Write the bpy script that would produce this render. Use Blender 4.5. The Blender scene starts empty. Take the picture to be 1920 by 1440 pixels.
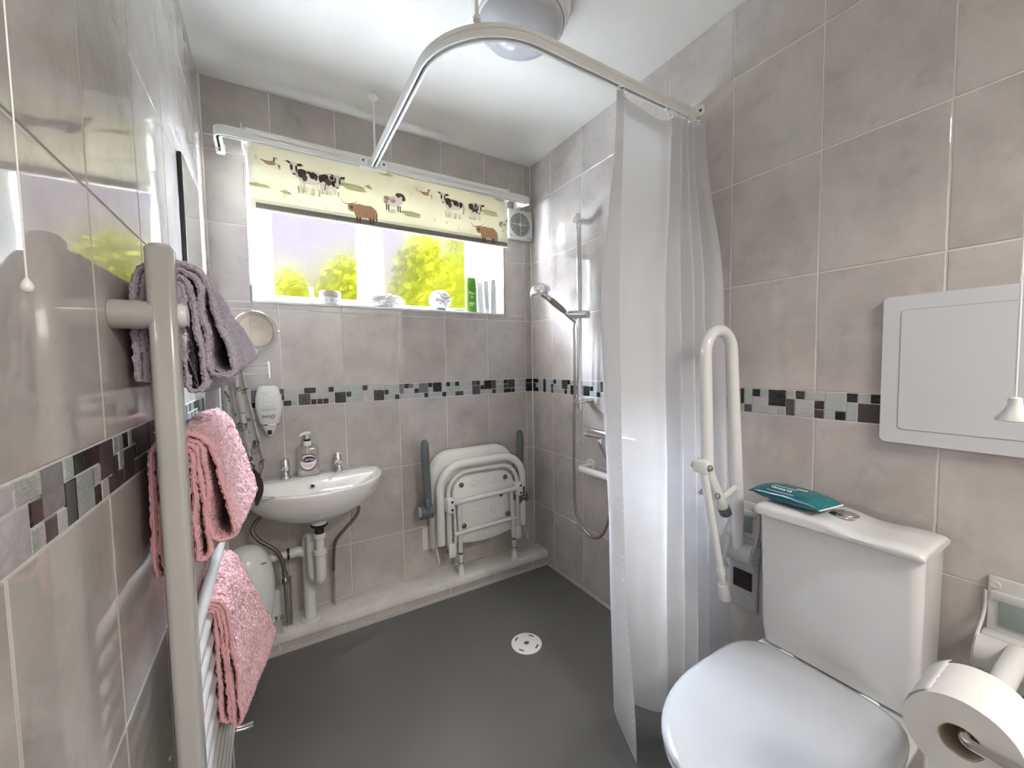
import bpy, bmesh, math, random
from mathutils import Vector, Matrix, noise
random.seed(7)
sc = bpy.context.scene
COL = sc.collection
PI = math.pi
V = Vector

# ------------------------------------------------------------------ camera, sky, light, exposure
CAM = V((-1.3283, -1.9761, 1.1798))
cr = V((0.85718301, -0.51475156, -0.01637465)); cu_ = V((0.0422187, 0.03854537, 0.99836458)); cf = V((0.51327855, 0.85647247, -0.05477258))
cd = bpy.data.cameras.new('camera'); cam = bpy.data.objects.new('camera', cd); COL.objects.link(cam)
cd.sensor_fit = 'HORIZONTAL'; cd.sensor_width = 36.0; cd.lens = 747.47 / 1920 * 36; cd.clip_start = 0.01
M3 = Matrix((cr, cu_, -cf)).transposed()
cam.matrix_world = Matrix.Translation(CAM) @ M3.to_4x4()
sc.camera = cam
SKY = 175.0
w = bpy.data.worlds.new('sky'); sc.world = w; w.use_nodes = True
bg = w.node_tree.nodes['Background']; bg.inputs['Color'].default_value = (0.78, 0.86, 1.0, 1); bg.inputs['Strength'].default_value = SKY

def area(name, loc, target, sx, sy, power, color=(1, 1, 1), portal=False):
    l = bpy.data.lights.new(name, 'AREA'); l.shape = 'RECTANGLE'; l.size = sx; l.size_y = sy; l.energy = power; l.color = color
    o = bpy.data.objects.new(name, l); COL.objects.link(o); o.location = loc
    o.rotation_euler = (V(target) - V(loc)).to_track_quat('-Z', 'Y').to_euler()
    if portal: l.cycles.is_portal = True
    return o
sn = bpy.data.lights.new('sun', 'SUN'); sn.energy = 560.0; sn.angle = math.radians(0.6); sn.color = (1.0, 0.93, 0.80)
sun = bpy.data.objects.new('sun', sn); COL.objects.link(sun); sun.rotation_euler = V((-0.75, 0.25, -1.0)).to_track_quat('-Z', 'Y').to_euler()
area('window_portal', (-0.79, 0.415, 1.74), (-0.79, -1, 1.74), 1.2, 0.56, 1.0, portal=True)
area('hall_fill', (-0.60, -3.05, 2.28), (-0.60, -3.05, 0), 0.5, 0.5, 20.0, (1.0, 0.95, 0.90))  # unseen fill light added behind the viewpoint to brighten the room
sc.view_settings.view_transform = 'Standard'
sc.view_settings.look = 'None'
sc.view_settings.exposure = 1.1
sc.view_settings.gamma = 1.0
sc.view_settings.use_curve_mapping = False
sc.cycles.use_denoising = True
sc.cycles.use_guiding = True
sc.cycles.max_bounces = 10
sc.cycles.diffuse_bounces = 6
sc.cycles.transparent_max_bounces = 12
sc.cycles.sample_clamp_indirect = 120.0

# ------------------------------------------------------------------ materials
MATS = {}
def nodes_of(name):
    m = bpy.data.materials.new(name); m.use_nodes = True; nt = m.node_tree
    return m, nt, nt.nodes['Principled BSDF']
def mat(name, col, rough=0.5, metal=0.0, spec=0.5, bump=None, noise_col=None, coat=0.0, trans=0.0, sheen=0.0, ior=None, alpha=None):
    m, nt, b = nodes_of(name)
    b.inputs['Base Color'].default_value = (*col, 1); b.inputs['Roughness'].default_value = rough
    b.inputs['Metallic'].default_value = metal; b.inputs['Specular IOR Level'].default_value = spec
    b.inputs['Coat Weight'].default_value = coat; b.inputs['Coat Roughness'].default_value = 0.05
    b.inputs['Transmission Weight'].default_value = trans
    if sheen: b.inputs['Sheen Weight'].default_value = sheen
    if ior: b.inputs['IOR'].default_value = ior
    tc = nt.nodes.new('ShaderNodeNewGeometry')
    if noise_col:       # (other colour, scale, detail)
        c2, s, d = noise_col
        n = nt.nodes.new('ShaderNodeTexNoise'); n.inputs['Scale'].default_value = s; n.inputs['Detail'].default_value = d
        nt.links.new(tc.outputs['Position'], n.inputs['Vector'])
        r = nt.nodes.new('ShaderNodeValToRGB'); r.color_ramp.elements[0].position = 0.35; r.color_ramp.elements[1].position = 0.65
        r.color_ramp.elements[0].color = (*col, 1); r.color_ramp.elements[1].color = (*c2, 1)
        nt.links.new(n.outputs['Fac'], r.inputs['Fac']); nt.links.new(r.outputs['Color'], b.inputs['Base Color'])
    if bump:            # (scale, strength, distance)
        s, st, di = bump
        n = nt.nodes.new('ShaderNodeTexNoise'); n.inputs['Scale'].default_value = s; n.inputs['Detail'].default_value = 3
        nt.links.new(tc.outputs['Position'], n.inputs['Vector'])
        bp = nt.nodes.new('ShaderNodeBump'); bp.inputs['Strength'].default_value = st; bp.inputs['Distance'].default_value = di
        nt.links.new(n.outputs['Fac'], bp.inputs['Height']); nt.links.new(bp.outputs['Normal'], b.inputs['Normal'])
    MATS[name] = m
    return m

def tile_material():
    m, nt, b = nodes_of('wall_tile_glaze')
    N = nt.nodes.new; L = nt.links.new
    g = N('ShaderNodeNewGeometry'); oi = N('ShaderNodeObjectInfo')
    mul = N('ShaderNodeMath'); mul.operation = 'MULTIPLY'; mul.inputs[1].default_value = 37.0
    L(oi.outputs['Random'], mul.inputs[0])
    add = N('ShaderNodeVectorMath'); add.operation = 'ADD'
    L(g.outputs['Position'], add.inputs[0]); L(mul.outputs[0], add.inputs[1])
    n1 = N('ShaderNodeTexNoise'); n1.inputs['Scale'].default_value = 4.2; n1.inputs['Detail'].default_value = 12; n1.inputs['Roughness'].default_value = 0.66
    n1.inputs['Distortion'].default_value = 0.15
    L(add.outputs[0], n1.inputs['Vector'])
    r1 = N('ShaderNodeValToRGB')
    e = r1.color_ramp.elements; e[0].position = 0.28; e[0].color = (0.375, 0.345, 0.325, 1); e[1].position = 0.75; e[1].color = (0.575, 0.537, 0.508, 1)
    mid = r1.color_ramp.elements.new(0.5); mid.color = (0.475, 0.440, 0.416, 1)
    L(n1.outputs['Fac'], r1.inputs['Fac'])
    n2 = N('ShaderNodeTexNoise'); n2.inputs['Scale'].default_value = 14; n2.inputs['Detail'].default_value = 8; n2.inputs['Roughness'].default_value = 0.7
    L(add.outputs[0], n2.inputs['Vector'])
    r2 = N('ShaderNodeValToRGB'); r2.color_ramp.elements[0].position = 0.55; r2.color_ramp.elements[0].color = (1, 1, 1, 1)
    r2.color_ramp.elements[1].position = 0.8; r2.color_ramp.elements[1].color = (0.72, 0.72, 0.73, 1)
    L(n2.outputs['Fac'], r2.inputs['Fac'])
    mx = N('ShaderNodeMix'); mx.data_type = 'RGBA'; mx.blend_type = 'MULTIPLY'; mx.inputs['Factor'].default_value = 0.8
    L(r1.outputs['Color'], mx.inputs['A']); L(r2.outputs['Color'], mx.inputs['B'])
    L(mx.outputs['Result'], b.inputs['Base Color'])
    b.inputs['Roughness'].default_value = 0.03; b.inputs['Specular IOR Level'].default_value = 0.65
    n3 = N('ShaderNodeTexNoise'); n3.inputs['Scale'].default_value = 7.0; n3.inputs['Detail'].default_value = 2
    L(add.outputs[0], n3.inputs['Vector'])
    bp = N('ShaderNodeBump'); bp.inputs['Strength'].default_value = 0.15; bp.inputs['Distance'].default_value = 0.003
    L(n3.outputs['Fac'], bp.inputs['Height']); L(bp.outputs['Normal'], b.inputs['Normal'])
    MATS['tile'] = m
tile_material()

def mosaic_mat(name, c1, c2, rough, scale, stretch=(1, 1, 1), coat=0.6):
    m, nt, b = nodes_of(name); N = nt.nodes.new; L = nt.links.new
    g = N('ShaderNodeNewGeometry'); oi = N('ShaderNodeObjectInfo')
    mul = N('ShaderNodeMath'); mul.operation = 'MULTIPLY'; mul.inputs[1].default_value = 53.0; L(oi.outputs['Random'], mul.inputs[0])
    add = N('ShaderNodeVectorMath'); add.operation = 'ADD'; L(g.outputs['Position'], add.inputs[0]); L(mul.outputs[0], add.inputs[1])
    mp = N('ShaderNodeVectorMath'); mp.operation = 'MULTIPLY'; mp.inputs[1].default_value = stretch; L(add.outputs[0], mp.inputs[0])
    n = N('ShaderNodeTexNoise'); n.inputs['Scale'].default_value = scale; n.inputs['Detail'].default_value = 6; n.inputs['Roughness'].default_value = 0.7; n.inputs['Distortion'].default_value = 1.2
    L(mp.outputs[0], n.inputs['Vector'])
    r = N('ShaderNodeValToRGB'); r.color_ramp.elements[0].position = 0.4; r.color_ramp.elements[0].color = (*c1, 1); r.color_ramp.elements[1].position = 0.72; r.color_ramp.elements[1].color = (*c2, 1)
    L(n.outputs['Fac'], r.inputs['Fac']); L(r.outputs['Color'], b.inputs['Base Color'])
    b.inputs['Roughness'].default_value = rough; b.inputs['Coat Weight'].default_value = coat; b.inputs['Coat Roughness'].default_value = 0.04
    MATS[name] = m
mosaic_mat('mosaic_black', (0.004, 0.0045, 0.0045), (0.05, 0.054, 0.05), 0.15, 90, (1, 1, 3), coat=0.15)
mosaic_mat('mosaic_brown', (0.050, 0.043, 0.043), (0.085, 0.076, 0.076), 0.25, 40, coat=0.3)
mosaic_mat('mosaic_mauve', (0.125, 0.12, 0.14), (0.18, 0.175, 0.19), 0.25, 40)
mosaic_mat('mosaic_pale', (0.40, 0.39, 0.41), (0.52, 0.51, 0.52), 0.2, 50)
mosaic_mat('mosaic_glass', (0.30, 0.345, 0.33), (0.52, 0.57, 0.54), 0.12, 110, (1, 1, 4))

mat('grout', (0.70, 0.665, 0.635), 0.8, bump=(300, 0.2, 0.001))
mat('floor_vinyl', (0.118, 0.116, 0.112), 0.33, noise_col=((0.142, 0.140, 0.136), 420, 3), bump=(250, 0.15, 0.0006))
mat('ceiling_paint', (0.74, 0.73, 0.695), 0.55, bump=(6, 0.15, 0.004))
mat('trim_white', (0.50, 0.485, 0.465), 0.35)
mat('silicone', (0.70, 0.68, 0.65), 0.3)
mat('ledge_board', (0.646, 0.633, 0.608), 0.28, noise_col=((0.80, 0.785, 0.755), 9, 5))
mat('upvc', (0.24, 0.25, 0.24), 0.25)
mat('sill_white', (0.66, 0.66, 0.645), 0.3)
mat('ceramic', (0.66, 0.66, 0.658), 0.06, coat=0.8)
mat('white_plastic', (0.74, 0.74, 0.72), 0.25)
mat('ceramic_lightened', (0.84, 0.835, 0.82), 0.06, coat=0.8)  # lighter copy of the ceramic, makes up for weak light in the basin corner
mat('plastic_darkened', (0.36, 0.36, 0.365), 0.12, coat=0.4)  # white plastic darkened to offset direct window light on seat and lid
mat('white_plastic_matt', (0.608, 0.605, 0.593), 0.42)
mat('panel_white', (0.578, 0.586, 0.603), 0.4)
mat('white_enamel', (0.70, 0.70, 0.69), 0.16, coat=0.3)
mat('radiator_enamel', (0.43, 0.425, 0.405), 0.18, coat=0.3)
mat('rail_aluminium', (0.74, 0.73, 0.70), 0.38)
mat('rail_slot', (0.06, 0.055, 0.055), 0.6)
mat('chrome', (0.80, 0.81, 0.82), 0.07, metal=1.0)
mat('steel_brushed', (0.55, 0.53, 0.50), 0.28, metal=1.0, bump=(500, 0.1, 0.0005))
mat('hose_steel', (0.42, 0.40, 0.37), 0.25, metal=1.0, bump=(700, 0.5, 0.001))
mat('hose_dark', (0.20, 0.18, 0.165), 0.35, metal=0.7, bump=(900, 0.5, 0.001))
mat('black_rubber', (0.012, 0.012, 0.013), 0.4)
mat('black_frame', (0.006, 0.006, 0.006), 0.25)
mat('arm_grey', (0.118, 0.132, 0.140), 0.42)
mat('seat_plastic', (0.76, 0.75, 0.72), 0.34)
mat('bolt_grey', (0.12, 0.135, 0.12), 0.35, metal=0.5)
mat('bracket_white', (0.528, 0.528, 0.520), 0.35)
mat('mirror', (0.86, 0.93, 0.90), 0.01, metal=1.0)
mat('mirror_round', (0.90, 0.89, 0.86), 0.015, metal=1.0)
mat('paper', (0.714, 0.705, 0.697), 0.95, spec=0.1, bump=(220, 0.25, 0.001))
mat('card_tube', (0.42, 0.36, 0.30), 0.9)
mat('wipes_teal', (0.010, 0.115, 0.145), 0.22, noise_col=((0.020, 0.165, 0.185), 22, 4), bump=(45, 0.5, 0.004))
mat('print_white', (0.80, 0.82, 0.82), 0.5)
mat('print_dark', (0.05, 0.05, 0.055), 0.5)
mat('print_grey', (0.33, 0.34, 0.34), 0.5)
mat('print_navy', (0.006, 0.012, 0.07), 0.35)
mat('print_red', (0.32, 0.03, 0.07), 0.4)
mat('print_green', (0.20, 0.30, 0.05), 0.4)
mat('label_white', (0.82, 0.80, 0.79), 0.4)
mat('soap_liquid', (0.70, 0.68, 0.66), 0.2, trans=0.35)
mat('lid_brown', (0.45, 0.36, 0.31), 0.35)
mat('bottle_green', (0.09, 0.30, 0.012), 0.3)
mat('bottle_white', (0.80, 0.80, 0.80), 0.35)
mat('tube_grey', (0.55, 0.57, 0.56), 0.35)
mat('dish_teal', (0.05, 0.19, 0.24), 0.3)
mat('dish_grey', (0.24, 0.28, 0.27), 0.35)
mat('beads', (0.12, 0.07, 0.05), 0.3, noise_col=((0.35, 0.26, 0.20), 260, 2))
mat('roller_white', (0.88, 0.86, 0.83), 0.5)
mat('opal_diffuser', (0.50, 0.52, 0.55), 0.10, coat=0.5)
mat('fan_dark', (0.05, 0.04, 0.03), 0.6)
mat('terry_lilac', (0.47, 0.405, 0.49), 0.95, spec=0.15, sheen=0.35, bump=(260, 1.0, 0.006), noise_col=((0.62, 0.545, 0.64), 330, 2))
mat('terry_pink', (0.74, 0.37, 0.40), 0.95, spec=0.15, sheen=0.35, bump=(260, 1.0, 0.006), noise_col=((0.90, 0.53, 0.55), 330, 2))
mat('terry_pink_hem', (0.72, 0.38, 0.42), 0.9, spec=0.15)
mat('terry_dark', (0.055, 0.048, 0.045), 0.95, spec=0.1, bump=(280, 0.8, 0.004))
mat('bounce_slab', (0.50, 0.485, 0.45), 0.8, spec=0.1, noise_col=((0.55, 0.53, 0.50), 6, 4))
mat('soil', (0.012, 0.012, 0.010), 0.9, spec=0)
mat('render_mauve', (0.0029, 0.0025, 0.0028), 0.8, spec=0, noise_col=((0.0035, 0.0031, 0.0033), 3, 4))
mat('sky_block_pale', (0.018, 0.017, 0.016), 0.8, spec=0, noise_col=((0.024, 0.023, 0.022), 2, 4))
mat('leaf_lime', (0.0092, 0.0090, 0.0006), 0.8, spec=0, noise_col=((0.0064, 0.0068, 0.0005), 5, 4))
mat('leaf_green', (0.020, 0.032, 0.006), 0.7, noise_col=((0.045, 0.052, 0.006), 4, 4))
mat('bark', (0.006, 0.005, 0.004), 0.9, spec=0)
mat('pouf', (0.85, 0.84, 0.83), 0.8, spec=0.2)

def hand_towel_mat():
    m, nt, b = nodes_of('terry_patterned'); N = nt.nodes.new; L = nt.links.new
    g = N('ShaderNodeNewGeometry')
    n = N('ShaderNodeTexNoise'); n.inputs['Scale'].default_value = 22; n.inputs['Detail'].default_value = 5; n.inputs['Roughness'].default_value = 0.75; n.inputs['Distortion'].default_value = 0.8
    L(g.outputs['Position'], n.inputs['Vector'])
    r = N('ShaderNodeValToRGB'); r.color_ramp.elements[0].position = 0.56; r.color_ramp.elements[0].color = (0.47, 0.455, 0.43, 1)
    r.color_ramp.elements[1].position = 0.60; r.color_ramp.elements[1].color = (0.065, 0.058, 0.055, 1)
    L(n.outputs['Fac'], r.inputs['Fac']); L(r.outputs['Color'], b.inputs['Base Color'])
    b.inputs['Roughness'].default_value = 0.95; b.inputs['Specular IOR Level'].default_value = 0.1; b.inputs['Sheen Weight'].default_value = 0.2
    n2 = N('ShaderNodeTexNoise'); n2.inputs['Scale'].default_value = 300; L(g.outputs['Position'], n2.inputs['Vector'])
    bp = N('ShaderNodeBump'); bp.inputs['Strength'].default_value = 0.9; bp.inputs['Distance'].default_value = 0.004
    L(n2.outputs['Fac'], bp.inputs['Height']); L(bp.outputs['Normal'], b.inputs['Normal'])
    MATS['terry_patterned'] = m
hand_towel_mat()

def cloth_mat(name, col, tcol, tr, transp=0.0, bump=None):
    m = bpy.data.materials.new(name); m.use_nodes = True; nt = m.node_tree; nt.nodes.clear(); N = nt.nodes.new; L = nt.links.new
    out = N('ShaderNodeOutputMaterial'); d = N('ShaderNodeBsdfDiffuse'); d.inputs['Color'].default_value = (*col, 1)
    t = N('ShaderNodeBsdfTranslucent'); t.inputs['Color'].default_value = (*tcol, 1)
    mx = N('ShaderNodeMixShader'); mx.inputs[0].default_value = tr; L(d.outputs[0], mx.inputs[1]); L(t.outputs[0], mx.inputs[2])
    last = mx
    if transp:
        tp = N('ShaderNodeBsdfTransparent'); m2 = N('ShaderNodeMixShader'); m2.inputs[0].default_value = transp
        L(mx.outputs[0], m2.inputs[1]); L(tp.outputs[0], m2.inputs[2]); last = m2
    if bump:
        g = N('ShaderNodeNewGeometry'); n = N('ShaderNodeTexNoise'); n.inputs['Scale'].default_value = bump[0]; n.inputs['Detail'].default_value = 4; L(g.outputs['Position'], n.inputs['Vector'])
        bp = N('ShaderNodeBump'); bp.inputs['Strength'].default_value = bump[1]; bp.inputs['Distance'].default_value = bump[2]
        L(n.outputs['Fac'], bp.inputs['Height']); L(bp.outputs['Normal'], d.inputs['Normal']); L(bp.outputs['Normal'], t.inputs['Normal'])
    L(last.outputs[0], out.inputs['Surface']); MATS[name] = m
cloth_mat('curtain_fabric', (0.72, 0.72, 0.735), (0.72, 0.72, 0.735), 0.42, 0.04, (18, 0.25, 0.004))
cloth_mat('curtain_sheer', (0.86, 0.86, 0.88), (0.86, 0.86, 0.89), 0.42, 0.30)
cloth_mat('blind_fabric', (0.80, 0.78, 0.68), (0.82, 0.79, 0.63), 0.25)
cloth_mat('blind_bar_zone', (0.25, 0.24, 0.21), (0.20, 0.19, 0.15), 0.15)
for nm, c in (('ink_brown', (0.20, 0.115, 0.08)), ('ink_black', (0.09, 0.07, 0.065)), ('ink_orange', (0.58, 0.35, 0.22)), ('ink_green', (0.46, 0.47, 0.22)), ('ink_pink', (0.62, 0.44, 0.32)), ('ink_pale', (0.93, 0.91, 0.88)), ('ink_wash', (0.66, 0.66, 0.40))):
    cloth_mat(nm, c, c, 0.25)

def obscure_glass():
    m = bpy.data.materials.new('obscure_glass'); m.use_nodes = True; nt = m.node_tree; nt.nodes.clear(); N = nt.nodes.new; L = nt.links.new
    out = N('ShaderNodeOutputMaterial'); rf = N('ShaderNodeBsdfRefraction'); rf.distribution = 'BECKMANN'; rf.inputs['Roughness'].default_value = 0.35; rf.inputs['IOR'].default_value = 1.13; rf.inputs['Color'].default_value = (0.96, 0.97, 0.98, 1)
    tp = N('ShaderNodeBsdfTransparent'); tp.inputs['Color'].default_value = (0.96, 0.97, 0.98, 1)
    g = N('ShaderNodeNewGeometry'); n = N('ShaderNodeTexNoise'); n.inputs['Scale'].default_value = 260; n.inputs['Detail'].default_value = 2; L(g.outputs['Position'], n.inputs['Vector'])
    bp = N('ShaderNodeBump'); bp.inputs['Strength'].default_value = 0.9; bp.inputs['Distance'].default_value = 0.004
    L(n.outputs['Fac'], bp.inputs['Height']); L(bp.outputs['Normal'], rf.inputs['Normal'])
    m1 = N('ShaderNodeMixShader'); m1.inputs[0].default_value = 0.30; L(rf.outputs[0], m1.inputs[1]); L(tp.outputs[0], m1.inputs[2])
    L(m1.outputs[0], out.inputs['Surface']); MATS['obscure_glass'] = m
obscure_glass()
def polished_glass():
    m = bpy.data.materials.new('polished_glass'); m.use_nodes = True; nt = m.node_tree; nt.nodes.clear(); N = nt.nodes.new
    out = N('ShaderNodeOutputMaterial'); tp = N('ShaderNodeBsdfTransparent'); tp.inputs['Color'].default_value = (0.98, 0.99, 0.99, 1); nt.links.new(tp.outputs[0], out.inputs['Surface']); MATS['polished_glass'] = m
polished_glass()
def clear_plastic(name, tint, tr, gloss=0.12):
    m = bpy.data.materials.new(name); m.use_nodes = True; nt = m.node_tree; nt.nodes.clear(); N = nt.nodes.new; L = nt.links.new
    out = N('ShaderNodeOutputMaterial'); tp = N('ShaderNodeBsdfTransparent'); tp.inputs['Color'].default_value = (*tint, 1)
    d = N('ShaderNodeBsdfDiffuse'); d.inputs['Color'].default_value = (0.75, 0.74, 0.74, 1); gl = N('ShaderNodeBsdfGlossy'); gl.inputs['Roughness'].default_value = 0.05
    m1 = N('ShaderNodeMixShader'); m1.inputs[0].default_value = tr; L(d.outputs[0], m1.inputs[1]); L(tp.outputs[0], m1.inputs[2])
    m2 = N('ShaderNodeMixShader'); m2.inputs[0].default_value = gloss; L(m1.outputs[0], m2.inputs[1]); L(gl.outputs[0], m2.inputs[2])
    L(m2.outputs[0], out.inputs['Surface']); MATS[name] = m
clear_plastic('clear_plastic', (0.93, 0.93, 0.93), 0.85)

# ------------------------------------------------------------------ mesh builder
ORG = {}
def tag(o, label=None, cat=None, group=None, kind=None):
    if label: o['label'] = label
    if cat: o['category'] = cat
    if group: o['group'] = group
    if kind: o['kind'] = kind
    return o
def thing(name, label, cat, base, group=None):
    o = bpy.data.objects.new(name, None); COL.objects.link(o); o.location = base; o.empty_display_size = 0.05
    ORG[o.as_pointer()] = V(base)
    return tag(o, label, cat, group)

class MB:
    def __init__(s): s.v = []; s.f = []; s.mi = []; s.m = 0
    def _add(s, vs, fs):
        k = len(s.v); s.v += [V(p) for p in vs]
        for f in fs: s.f.append([i + k for i in f]); s.mi.append(s.m)
        return s
    def box(s, a, b):
        x0, x1 = sorted((a[0], b[0])); y0, y1 = sorted((a[1], b[1])); z0, z1 = sorted((a[2], b[2]))
        return s._add([(x0, y0, z0), (x1, y0, z0), (x1, y1, z0), (x0, y1, z0), (x0, y0, z1), (x1, y0, z1), (x1, y1, z1), (x0, y1, z1)],
                      [(3, 2, 1, 0), (4, 5, 6, 7), (0, 1, 5, 4), (1, 2, 6, 5), (2, 3, 7, 6), (3, 0, 4, 7)])
    def rbox(s, a, b, r=0.004, seg=2):
        bm = bmesh.new(); bmesh.ops.create_cube(bm, size=1.0)
        a = V(a); b = V(b); c = (a + b) / 2; d = V((abs(b.x - a.x), abs(b.y - a.y), abs(b.z - a.z)))
        for v in bm.verts: v.co = V((c.x + v.co.x * d.x, c.y + v.co.y * d.y, c.z + v.co.z * d.z))
        r = min(r, min(d) * 0.49)
        bmesh.ops.bevel(bm, geom=list(bm.edges), offset=r, segments=seg, profile=0.5, affect='EDGES')
        bm.verts.index_update(); s._add([v.co.copy() for v in bm.verts], [[v.index for v in f.verts] for f in bm.faces]); bm.free(); return s
    def loft(s, rings, closed=True, cap0=True, cap1=True):
        n = len(rings[0]); vs = [p for r in rings for p in r]; fs = []
        m = n if closed else n - 1
        for i in range(len(rings) - 1):
            for j in range(m):
                k = (j + 1) % n
                fs.append((i * n + j, i * n + k, (i + 1) * n + k, (i + 1) * n + j))
        if closed and cap0: fs.append(tuple(reversed(range(n))))
        if closed and cap1: fs.append(tuple((len(rings) - 1) * n + j for j in range(n)))
        return s._add(vs, fs)
    def tube(s, pts, r, seg=12, caps=True, closed=False, flat=None):
        pts = [V(p) for p in pts]; n = len(pts)
        rs = r if isinstance(r, list) else [r] * n
        tan = []
        for i in range(n):
            if closed: t = pts[(i + 1) % n] - pts[i - 1]
            else: t = pts[min(i + 1, n - 1)] - pts[max(i - 1, 0)]
            tan.append(t.normalized())
        up = V((0, 0, 1)) if abs(tan[0].z) < 0.9 else V((1, 0, 0))
        if flat: up = V(flat)
        nrm = (up - tan[0] * up.dot(tan[0])).normalized(); rings = []
        for i in range(n):
            if i: nrm = (nrm - tan[i] * nrm.dot(tan[i])).normalized()
            b = tan[i].cross(nrm)
            rr = rs[i]; ra, rb = (rr if isinstance(rr, (list, tuple)) else (rr, rr))
            rings.append([pts[i] + nrm * (math.cos(2 * PI * k / seg) * ra) + b * (math.sin(2 * PI * k / seg) * rb) for k in range(seg)])
        if closed:
            rings.append(rings[0]); return s.loft(rings, True, False, False)
        return s.loft(rings, True, caps, caps)
    def cyl(s, a, b, r, seg=20, r2=None):
        return s.tube([a, b], [r, r if r2 is None else r2], seg)
    def lathe(s, prof, o, axis=(0, 0, 1), seg=28, caps=True):   # prof: [(radius, height)]
        ax = V(axis).normalized(); up = V((1, 0, 0)) if abs(ax.x) < 0.9 else V((0, 1, 0))
        n1 = (up - ax * up.dot(ax)).normalized(); n2 = ax.cross(n1); o = V(o)
        rings = [[o + ax * h + (n1 * math.cos(2 * PI * k / seg) + n2 * math.sin(2 * PI * k / seg)) * max(r, 1e-5) for k in range(seg)] for r, h in prof]
        return s.loft(rings, True, caps, caps)
    def prism(s, poly, o, ux, uy, depth, bevel=0.0):    # 2D outline in plane (ux,uy) at o, pushed along ux x uy by depth
        o = V(o); ux = V(ux); uy = V(uy); n = ux.cross(uy)
        def ring(off, inset):
            if inset == 0: q = poly
            else:
                cx = sum(p[0] for p in poly) / len(poly); cy = sum(p[1] for p in poly) / len(poly); q = []
                m = len(poly)
                for i in range(m):
                    a = V((poly[i - 1][0], poly[i - 1][1])); b = V((poly[i][0], poly[i][1])); c = V((poly[(i + 1) % m][0], poly[(i + 1) % m][1]))
                    t = (c - a); t = t.normalized() if t.length > 1e-9 else V((1, 0)); nn = V((-t.y, t.x))
                    q.append((b.x + nn.x * inset, b.y + nn.y * inset))
            return [o + ux * p[0] + uy * p[1] + n * off for p in q]
        if bevel > 0:
            sg = 1
            ar = sum(poly[i - 1][0] * poly[i][1] - poly[i][0] * poly[i - 1][1] for i in range(len(poly)))
            bv = bevel if ar > 0 else -bevel
            return s.loft([ring(0, 0), ring(depth - bevel, 0), ring(depth - bevel * 0.3, bv * 0.4), ring(depth, bv)])
        return s.loft([ring(0, 0), ring(depth, 0)])
    def sphere(s, c, r, seg=20, rings=12, sc_=(1, 1, 1)):
        c = V(c); R = []
        for i in range(rings + 1):
            t = PI * i / rings
            R.append([c + V((r * max(math.sin(t), 1e-4) * math.cos(2 * PI * k / seg) * sc_[0], r * max(math.sin(t), 1e-4) * math.sin(2 * PI * k / seg) * sc_[1], -r * math.cos(t) * sc_[2])) for k in range(seg)])
        return s.loft(R)
    def build(s, name, mats, parent=None, base=None, smooth=True, angle=40, sub=0, solid=None):
        if isinstance(mats, str): mats = [mats]
        me = bpy.data.meshes.new(name)
        org = V((0, 0, 0))
        if parent is not None: org = ORG.get(parent.as_pointer(), V((0, 0, 0)))
        elif base is not None: org = V(base)
        me.from_pydata([p - org for p in s.v], [], s.f)
        for m in mats: me.materials.append(MATS[m])
        if len(mats) > 1: me.polygons.foreach_set('material_index', s.mi)
        bm = bmesh.new(); bm.from_mesh(me); bmesh.ops.recalc_face_normals(bm, faces=list(bm.faces)); bm.to_mesh(me); bm.free()
        if smooth:
            me.polygons.foreach_set('use_smooth', [True] * len(me.polygons)); me.set_sharp_from_angle(angle=math.radians(angle))
        o = bpy.data.objects.new(name, me); COL.objects.link(o)
        if parent is not None: o.parent = parent; ORG[o.as_pointer()] = org
        else: o.location = org; ORG[o.as_pointer()] = org
        if solid:
            md = o.modifiers.new('thickness', 'SOLIDIFY'); md.thickness = solid; md.offset = 0
        if sub:
            md = o.modifiers.new('smooth', 'SUBSURF'); md.levels = sub; md.render_levels = sub
        return o

def crom(pts, n=8, closed=False):
    pts = [V(p) for p in pts]; out = []; m = len(pts)
    rng = range(m if closed else m - 1)
    for i in rng:
        p1 = pts[i]; p2 = pts[(i + 1) % m]
        p0 = pts[i - 1] if (i > 0 or closed) else p1 * 2 - p2
        p3 = pts[(i + 2) % m] if (i + 2 < m or closed) else p2 * 2 - p1
        for k in range(n):
            t = k / n
            out.append(0.5 * ((2 * p1) + (p2 - p0) * t + (2 * p0 - 5 * p1 + 4 * p2 - p3) * t * t + (3 * p1 - p0 - 3 * p2 + p3) * t ** 3))
    if not closed: out.append(pts[-1])
    return out
def fillet(pts, r, n=8):
    pts = [V(p) for p in pts]; out = [pts[0]]
    for i in range(1, len(pts) - 1):
        a = (pts[i - 1] - pts[i]); b = (pts[i + 1] - pts[i]); d = min(r, a.length * 0.49, b.length * 0.49) if not isinstance(r, dict) else r[i]
        p = pts[i] + a.normalized() * d; q = pts[i] + b.normalized() * d
        for k in range(n + 1):
            t = k / n; out.append(p * (1 - t) ** 2 + pts[i] * 2 * t * (1 - t) + q * t * t)
    out.append(pts[-1]); return out
def rrect(x0, y0, x1, y1, r, n=5):
    out = []
    for cx, cy, a0 in ((x1 - r, y1 - r, 0), (x0 + r, y1 - r, 90), (x0 + r, y0 + r, 180), (x1 - r, y0 + r, 270)):
        for k in range(n + 1):
            a = math.radians(a0 + 90 * k / n); out.append((cx + r * math.cos(a), cy + r * math.sin(a)))
    return out
def ell(cx, cy, a, b, n=20, rot=0):
    return [(cx + a * math.cos(2 * PI * k / n) * math.cos(rot) - b * math.sin(2 * PI * k / n) * math.sin(rot), cy + a * math.cos(2 * PI * k / n) * math.sin(rot) + b * math.sin(2 * PI * k / n) * math.cos(rot)) for k in range(n)]

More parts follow.
